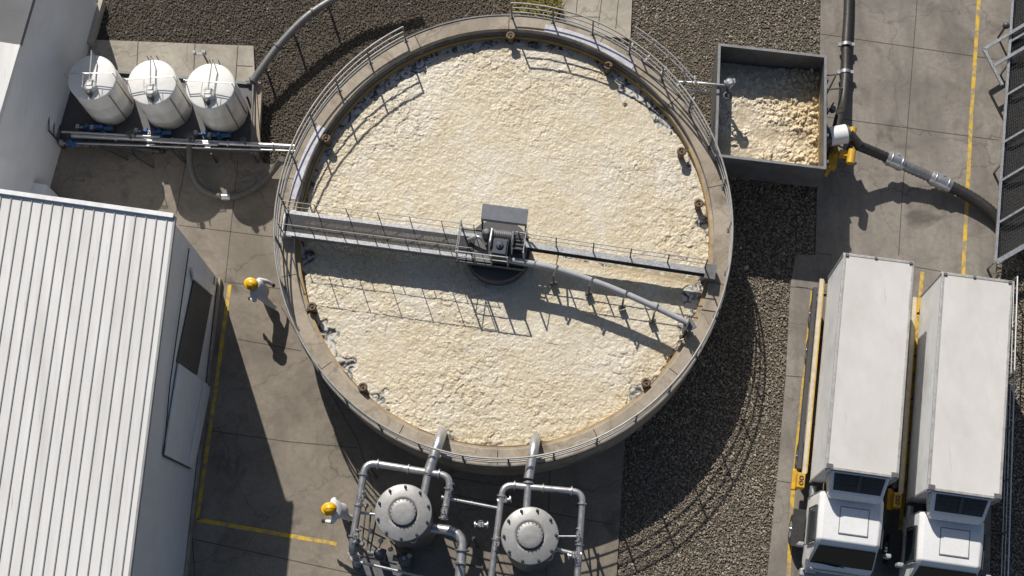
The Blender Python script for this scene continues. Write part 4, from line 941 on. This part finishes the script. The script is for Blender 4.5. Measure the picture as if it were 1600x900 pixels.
for f_ in (.02, .35, .68, .99):
    p = f0 + (f1 - f0) * f_; mb = MB(); mb.beam(V((p.x, p.y, -.08)), p, .07, .07); mb.build('leg', 'galv', fr, True)
gt = thing('swing_bar', 'open galvanised bar gate sticking out over the concrete from the netted frame', 'gate', P(1568, 132))
mb = MB(); A_, B_, C_, D_ = P(1537, 77, FZ + .1), P(1566, 133, FZ + .1), P(1552, 103, FZ + .1), P(1605, 36, FZ + .1); E_ = P(1605, 72, FZ + .1)
mb.beam(A_, B_, .1, .1); mb.build('gate_stile', 'galv', gt, True)
for a, e in ((A_, D_), (C_, E_)): mb = MB(); mb.beam(a, e + (e - a) * .4, .11, .1); mb.build('gate_rail', 'galv', gt, True)
mb = MB(); p = P(1572, 40, FZ); mb.ball(p, .13, 10); mb.beam(V((p.x, p.y, 0)), p, .06, .06); mb.build('gate_post', 'darksteel', gt, True)
fn = thing('wire_fence', 'low pale wire fence along the gravel beside the forward truck', 'fence', P(1578, 560))
a, e = P(1590, 432, .9), P(1572, 1000, .9); mb = MB()
for zz_ in (.0, -.4, -.75): mb.tube([a + V((0, 0, zz_)), e + V((0, 0, zz_))], .025 if zz_ == 0 else .015, 6)
mb.build('rail', 'trim', fn, True)
for i in range(8): p = a + (e - a) * i / 7; mb = MB(); mb.beam(V((p.x, p.y, -.1)), p, .05, .05); mb.build('post', 'galv', fn, True)

mb = MB()
for i in range(420):
    px, py = random.uniform(806, 876), random.uniform(2, 27); p = P(px, py, 0); a = random.uniform(0, 6.28); h = random.uniform(.2, .65); d_ = V((math.cos(a), math.sin(a), 0)); x_ = V((-d_.y, d_.x, 0)) * .018
    q = p + d_ * h * .35 + V((0, 0, h * .7)); e = p + d_ * h * .8 + V((0, 0, h)); mb.add([p - x_ - V((0, 0, .1)), p + x_ - V((0, 0, .1)), q + x_, q - x_, e], [(0, 1, 2, 3), (3, 2, 4)])
tag(mb.build('weeds', pm('dry_weeds', (.22, .19, .05), .8, scale=6, var=.4)), kind='stuff')
# ================================================================== PRESSURE VESSELS AND PIPEWORK (bottom)
def make_vessel(label):
    t = thing('filter_vessel', label, 'vessel', (0, 0, 0), 0, 'steel filter vessels below the round tank')
    R = .84
    mb = MB(); mb.lathe((0, 0, 0), [(R * .9, .35), (R, .5), (R, 3.7), (R * .98, 3.76)], 48); mb.build('shell', 'midsteel', t)
    mb = MB(); mb.lathe((0, 0, 0), [(R, 3.72), (R + .055, 3.73), (R + .06, 3.83), (R + .03, 3.85), (R * .62, 3.885), (R * .5, 3.9), (R * .5, 3.88), (.001, 3.88)], 56); ld = mb.build('lid', 'lid', t)
    mb = MB(); mb.lathe((0, 0, 0), [(.41, 3.86), (.41, 3.97), (.39, 3.985), (.25, 4.0), (.001, 4.015)], 40); hh = mb.build('hatch_cover', 'lid', t)
    mb = MB(); mb.lathe((0, 0, 0), [(.43, 3.90), (.43, 3.935), (.405, 3.94)], 40); mb.build('gasket', 'seam', hh)
    for i in range(20):
        a = 2 * PI * i / 20; mb = MB(); mb.can((.385 * math.cos(a), .385 * math.sin(a), 3.975), [(.018, 0), (.018, .03)], 6); mb.build('hatch_bolt', 'midsteel', hh)
    for i in range(10):
        a = 2 * PI * i / 10 + .25; mb = MB(); c_ = V((.81 * math.cos(a), .81 * math.sin(a), 3.84)); mb.can(c_, [(.05, 0), (.05, .05), (.03, .055), (.03, .12)], 8); mb.build('clamp_bolt', 'darksteel', ld)
    for i in range(4):
        a = 2 * PI * i / 4 + .6; mb = MB(); mb.beam((R * .82 * math.cos(a), R * .82 * math.sin(a), .0), (R * .82 * math.cos(a), R * .82 * math.sin(a), .5), .14, .14); mb.build('leg', 'darksteel', t)
    mb = MB(); mb.torus((.3, -.83, 3.62), .09, .03, (0, .6, 1), 14, 6); mb.build('lifting_lug', 'galv', t)
    return t
p = P(630, 801, 3.85); v1 = make_vessel('round steel vessel with a bolted lid nearest the worker with dark gloves'); v1.location = (p.x, p.y, 0)
p = P(828, 837, 3.85); dup(v1, (p.x, p.y, 0), .4, 'round steel vessel with a bolted lid nearest the gravel')
def pipes(name, label, runs, base, cat='pipe', flg=.0):
    t = thing(name, label, cat, base)
    for pts_, r, mat in runs:
        mb = MB(); pp = [P(*p) for p in pts_]; fl = fillet(pp, r * 3.2, 7); mb.tube(fl, r, 14)
        for i in range(1, len(pp)):
            a, e = pp[i - 1], pp[i]; L = (e - a).length; d_ = (e - a).normalized()
            if L > r * 8:
                flange(mb, a + d_ * r * (3.5 if i > 1 else .4), d_, r * 1.45, .045); flange(mb, e - d_ * r * (3.5 if i < len(pp) - 1 else .4), d_, r * 1.45, .045)
            if L > 1.8: flange(mb, (a + e) / 2, d_, r * 1.4, .04)
        mb.build('pipe_run', mat, t, True)
    return t
t_ = pipes('inlet_pipe', 'thick silver pipe from the worker-side vessel over the rim into sludge', [([(662, 775, 3.0), (668, 744, 3.0)], .13, 'stain_steel'), ([(669, 740, 3.0), (689, 680, 3.0), (690, 676, 1.75)], .175, 'stain_steel')], P(680, 730))
t_ = pipes('inlet_pipe', 'thick silver pipe from the gravel-side vessel over the rim into sludge', [([(822, 805, 3.0), (826, 752, 3.0)], .12, 'stain_steel'), ([(826, 748, 3.0), (836, 690, 3.0), (837, 686, 1.75)], .165, 'stain_steel')], P(830, 740))
w1p = pipes('pipe_loop', 'silver pipe loop bending round the vessel nearest the workers', [([(693, 812, 2.9), (705, 744, 3.0), (571, 722, 3.0), (549, 858, 2.9), (560, 880, 0.05)], .115, 'stain_steel'), ([(552, 876, 1.9), (690, 908, 1.9)], .05, 'galv'), ([(556, 800, 2.6), (595, 805, 2.6)], .05, 'galv')], P(570, 800))
pipes('outlet_pipe', 'thick silver elbow pipe leaving the right side of the nearer vessel', [([(668, 824, 2.2), (724, 832, 2.3), (716, 930, 2.3)], .165, 'stain_steel')], P(715, 850))
w2p = pipes('pipe_loop', 'silver pipe loop bending round the vessel by the gravel', [([(764, 930, 2.9), (786, 757, 3.0), (911, 769, 3.0), (900, 935, 2.9)], .105, 'stain_steel'), ([(868, 858, 2.4), (908, 868, 2.4)], .07, 'galv'), ([(870, 838, 2.6), (905, 838, 2.6)], .03, 'galv')], P(905, 820))
pipes('cross_pipe', 'thin silver pipe linking the two pipe loops between the vessels', [([(690, 777, 2.9), (784, 795, 2.9)], .05, 'galv')], P(740, 786))
def make_valve(label):
    t = thing('hand_valve', label, 'valve', (0, 0, 0), 0, 'hand valves on the silver pipework')
    mb = MB(); mb.box((0, 0, 0), (.16, .16, .18)); mb.cyl((-.2, 0, 0), (.2, 0, 0), .06, 10); flange(mb, (-.2, 0, 0), (1, 0, 0), .12, .04); flange(mb, (.2, 0, 0), (1, 0, 0), .12, .04); mb.build('valve_body', 'galv', t)
    mb = MB(); mb.cyl((0, 0, .1), (0, 0, .32), .02, 6); mb.torus((0, 0, .3), .1, .014, n=18, k=6); mb.beam((-.1, 0, .3), (.1, 0, .3), .02, .02); mb.beam((0, -.1, .3), (0, .1, .3), .02, .02); mb.build('handwheel', 'midsteel', t)
    return t
v0 = None
for px, rz, lb in [((703, 765), 1.4, 'hand valve at the upper corner of the loop near the thick elbow pipe'), ((788, 782), .2, 'hand valve where the thin cross pipe meets the second loop'), ((752, 820), 0., 'hand valve standing alone between the two vessels'), ((695, 800), 1.4, 'hand valve just above the thick elbow pipe'),
                   ((557, 838), 1.4, 'hand valve on the pipe leg beside the worker with dark gloves'), ((565, 778), 1.4, 'hand valve highest on the pipe leg beside the worker'), ((905, 836), 1.5, 'hand valve on the gravel-side leg level with its vessel'), ((898, 868), .1, 'hand valve lowest on the gravel-side pipe leg'), ((776, 850), 1.4, 'hand valve on the pipe leg hugging the second vessel')]:
    p = P(*px, 2.95)
    if v0 is None: v0 = make_valve(lb); o = v0; o.location = p; o.rotation_euler = (0, 0, rz)
    else: dup(v0, p, rz, lb)
sk = thing('pump_skid', 'dark pump skid with two motors below the vessel beside the worker', 'pump', P(600, 880))
mb = MB(); mb.box(P(605, 884, .12), (1.7, .9, .12), -.2); mb.build('base_plate', 'midsteel', sk, True)
for px, z in (((592, 865), 1.3), ((632, 873), 1.1)):
    p = P(*px, z); mb = MB(); mb.box(p - V((0, 0, .25)), (.36, .38, .4), -.2); mb.can(p, [(.17, -.1), (.17, .08), (.12, .1), (.12, .14)], 18); mb.cyl(p + V((-.18, .02, -.2)), p + V((-.4, .05, -.2)), .1, 12); k_ = mb.build('motor', 'midsteel', sk, True, bevel=.015)
    mb = MB(); mb.can(p, [(.07, .14), (.06, .2)], 10); mb.build('motor_cap', 'galv', k_, True)
    mb = MB(); mb.beam(V((p.x, p.y, .15)), p - V((0, 0, .4)), .24, .24); mb.build('pedestal', 'darksteel', sk, True)
mb = MB()
for (a, e) in (((572, 790, 2.2), (566, 846, 2.0)), ((580, 795, 2.0), (574, 855, 1.8)), ((590, 800, 2.2), (578, 862, 1.8)), ((562, 822, 2.0), (602, 842, 1.4)), ((565, 838, 1.8), (590, 858, 1.6)), ((598, 842, 1.5), (585, 872, 1.2)), ((560, 868, 1.6), (620, 882, 1.2)), ((610, 845, 1.4), (640, 880, 1.0)), ((568, 775, 2.6), (600, 800, 2.4))): mb.tube([P(*a), P(*e)], .028, 8)
mb.build('tubing', 'midsteel', sk, True)
mb = MB()
for a in ((572, 790, 2.3), (580, 830, 2.1), (595, 845, 1.8), (610, 858, 1.6), (566, 850, 2.0), (640, 868, 1.5)): mb.can(P(*a), [(.07, -.12), (.09, 0), (.05, .12)], 10)
mb.build('fittings', 'galv', sk, True)
ps = thing('pipe_stand', 'dark steel support frame under the silver pipe loop beside the second vessel', 'frame', P(780, 860))
mb = MB()
for px in ((572, 725), (556, 850), (700, 745), (790, 760), (770, 890), (906, 772), (903, 890), (715, 880), (740, 840)):
    mb = MB(); p = P(*px, 2.85); mb.beam(V((p.x, p.y, 0)), p, .07, .07); mb.build('upright', 'darksteel', ps, True)
mb = MB()
for a, e in (((700, 745), (790, 760)), ((715, 880), (770, 890)), ((740, 840), (715, 880)), ((906, 772), (903, 890))): mb.beam(P(*a, 1.6), P(*e, 1.6), .06, .06); mb.beam(P(*a, .4), P(*e, 1.6), .05, .05)
mb.build('braces', 'darksteel', ps, True)

# ================================================================== PEOPLE
def person(label, locpx, rz, stride, arm_l, arm_r, lean=.06):
    t = thing('person', label, 'person', P(*locpx), rz); t.scale = (1.13, 1.13, 1.1)
    V3 = []; E_ = []; Rr = []
    def node(p, r, par=None):
        V3.append(p); Rr.append(r if isinstance(r, tuple) else (r, r)); i = len(V3) - 1
        if par is not None: E_.append((par, i))
        return i
    L = lean
    pel = node((0, L * .15, .98), (.23, .19)); sp1 = node((0, L * .5, 1.18), (.235, .19), pel); ch = node((0, L * .85, 1.38), (.27, .2), sp1); nk = node((0, L * 1.08, 1.53), .075, ch); hd = node((0, L * 1.2 + .02, 1.66), (.085, .1), nk); tp_ = node((0, L * 1.22 + .01, 1.78), (.08, .095), hd)
    ends = []
    for s, arm in ((-1, arm_l), (1, arm_r)):
        sh = node((s * .25, L * .85, 1.45), .1, ch); el = node(arm[0], .075, sh); wr = node(arm[1], .05, el); ends.append((V(arm[0]), V(arm[1])))
        st = stride * s; hp_ = node((s * .12, 0, .88), .14, pel); kn = node((s * .14, st * .55 + .05, .52), .105, hp_); an = node((s * .14, st, .13 if st > 0 else .16), .075, kn); node((s * .15, st + .19, .06 if st > 0 else .09), .055, an)
    me = bpy.data.meshes.new('body'); me.from_pydata(V3, E_, []); ob = bpy.data.objects.new('body', me); COL.objects.link(ob)
    sk_ = ob.modifiers.new('skin', 'SKIN'); sk_.use_smooth_shade = True; ob.modifiers.new('sub', 'SUBSURF').levels = 2
    for i, d_ in enumerate(me.skin_vertices[0].data): d_.radius = Rr[i]; d_.use_root = (i == 0)
    dg = bpy.context.evaluated_depsgraph_get(); m2 = bpy.data.meshes.new_from_object(ob.evaluated_get(dg)); bpy.data.objects.remove(ob)
    mb = MB(); mb.v = [v.co.copy() for v in m2.vertices]; mb.f = [list(p.vertices) for p in m2.polygons]; mb.sm = [True] * len(mb.f)
    mb.mi = [1 if p.center.z > 1.575 else (2 if p.center.z < .17 else 0) for p in m2.polygons]
    # nose, eyes, mouth and ears
    hx = V((0, lean * 1.22 + .015, 1.69)); mb.mat = 1; mb.ball(hx + V((0, .105, -.02)), .022, 6, (.8, 1.2, 1.3))
    for s in (-1, 1): mb.ball(hx + V((s * .09, -.005, -.02)), .03, 6, (.4, .8, 1.2)); mb.mat = 3; mb.ball(hx + V((s * .034, .088, .015)), .013, 6); mb.mat = 1
    mb.mat = 3; mb.ball(hx + V((0, .094, -.065)), .02, 6, (1.3, .4, .35))
    # gloved hands with five bent fingers
    mb.mat = 3
    for s, (el, wr) in zip((-1, 1), ends):
        d_ = (wr - el).normalized(); side = V((0, 0, 1)).cross(d_); side = side.normalized() if side.length > .1 else V((1, 0, 0)); up = d_.cross(side)
        mb.tube([wr - d_ * .02, wr + d_ * .03, wr + d_ * .10], [.036, .05, .046], 10)
        for k, (o_, L) in enumerate(((-.036, .075), (-.012, .09), (.012, .085), (.036, .065))):
            b0_ = wr + d_ * .09 + side * o_; mb.tube([b0_, b0_ + d_ * L * .5 - up * .008, b0_ + d_ * L * .85 - up * .035, b0_ + d_ * L * .9 - up * .06], [.0115, .011, .0095, .007], 7)
        b0_ = wr + d_ * .03 + side * .045 * s * -1; mb.tube([b0_, b0_ + d_ * .04 + side * -s * .025, b0_ + d_ * .075 + side * -s * .02 - up * .02], [.014, .012, .009], 7)
    bod = mb.build('body', ['coverall', 'skin', 'boot', 'glove'], t)
    hy = lean * 1.22
    mb = MB(); mb.lathe((0, hy + .005, 1.74), [(.165, .0), (.163, .02), (.15, .07), (.115, .125), (.06, .155), (.001, .163)], 28, 1.0, 1.12); mb.lathe((0, hy + .03, 1.735), [(.0, .006), (.18, .002), (.205, -.012), (.175, -.006)], 28, .95, 1.15)
    mb.tube([(0, hy + .17, 1.80), (0, hy + .08, 1.895), (0, hy - .08, 1.895), (0, hy - .16, 1.80)], .016, 6); mb.build('hard_hat', 'hat', t)
    mb = MB(); mb.ball((0, hy - .035, 1.70), .105, 10, (.95, .85, 1.05)); mb.build('hair', 'hair', t)
    mb = MB(); mb.torus((0, lean * 1.08, 1.535), .085, .028, (0, -.25, 1), 18, 8); mb.build('collar', 'hair', t)
    return t
person('person walking by the tank in white coveralls, black boots and a yellow hard hat', (421, 471), 1.2, .3, ((-.34, .10, 1.16), (-.30, .30, .98)), ((.34, .0, 1.16), (.36, -.12, .93)), .20)
person('person beside the vessels in white coveralls and yellow hard hat, one gloved hand reaching out', (543, 804), 1.7, .17, ((-.33, .32, 1.2), (-.25, .54, 1.08)), ((.33, .2, 1.18), (.34, .24, .93)), .24)
SC.view_layers[0].update()

# ================================================================== LIGHT, SKY, CAMERA
EL = 40.0; sx, sy = .33, -.944      # horizontal travel of the light
w = bpy.data.worlds.new('World'); SC.world = w; w.use_nodes = True; nt = w.node_tree
sk = nt.nodes.new('ShaderNodeTexSky'); sk.sky_type = 'NISHITA'; sk.sun_disc = False; sk.sun_elevation = math.radians(EL); sk.sun_rotation = math.atan2(-sx, -sy); sk.air_density = 1.0; sk.dust_density = 1.5
bg = nt.nodes['Background']; bg.inputs[1].default_value = .063; nt.links.new(sk.outputs[0], bg.inputs[0])
sl = bpy.data.lights.new('sun', 'SUN'); sl.energy = 4.75; sl.angle = math.radians(.5); sl.color = (1, .94, .85)
so = bpy.data.objects.new('sun', sl); COL.objects.link(so)
ld = V((sx * math.cos(math.radians(EL)), sy * math.cos(math.radians(EL)), -math.sin(math.radians(EL))))
so.rotation_euler = ld.to_track_quat('-Z', 'Y').to_euler(); so.location = (0, 0, 60)
cam = bpy.data.cameras.new('camera'); co_ = bpy.data.objects.new('camera', cam); COL.objects.link(co_); SC.camera = co_
cam.sensor_fit = 'HORIZONTAL'; cam.sensor_width = 36; cam.lens = 36 * FPX / 1600; cam.clip_end = 500
# camera axes in world: columns are image right, image up, backwards
toW = lambda c: V((c.dot(_ex), c.dot(_yw), c.dot(_zw)))
rx, ry, rz_ = toW(V((1, 0, 0))), toW(V((0, -1, 0))), toW(V((0, 0, -1)))
co_.matrix_world = Matrix(((rx.x, ry.x, rz_.x, 0), (rx.y, ry.y, rz_.y, 0), (rx.z, ry.z, rz_.z, HC), (0, 0, 0, 1)))
SC.view_settings.view_transform = 'Standard'; SC.view_settings.look = 'None'; SC.view_settings.exposure = .08; SC.view_settings.gamma = 1
SC.render.resolution_x = 1024; SC.render.resolution_y = 576
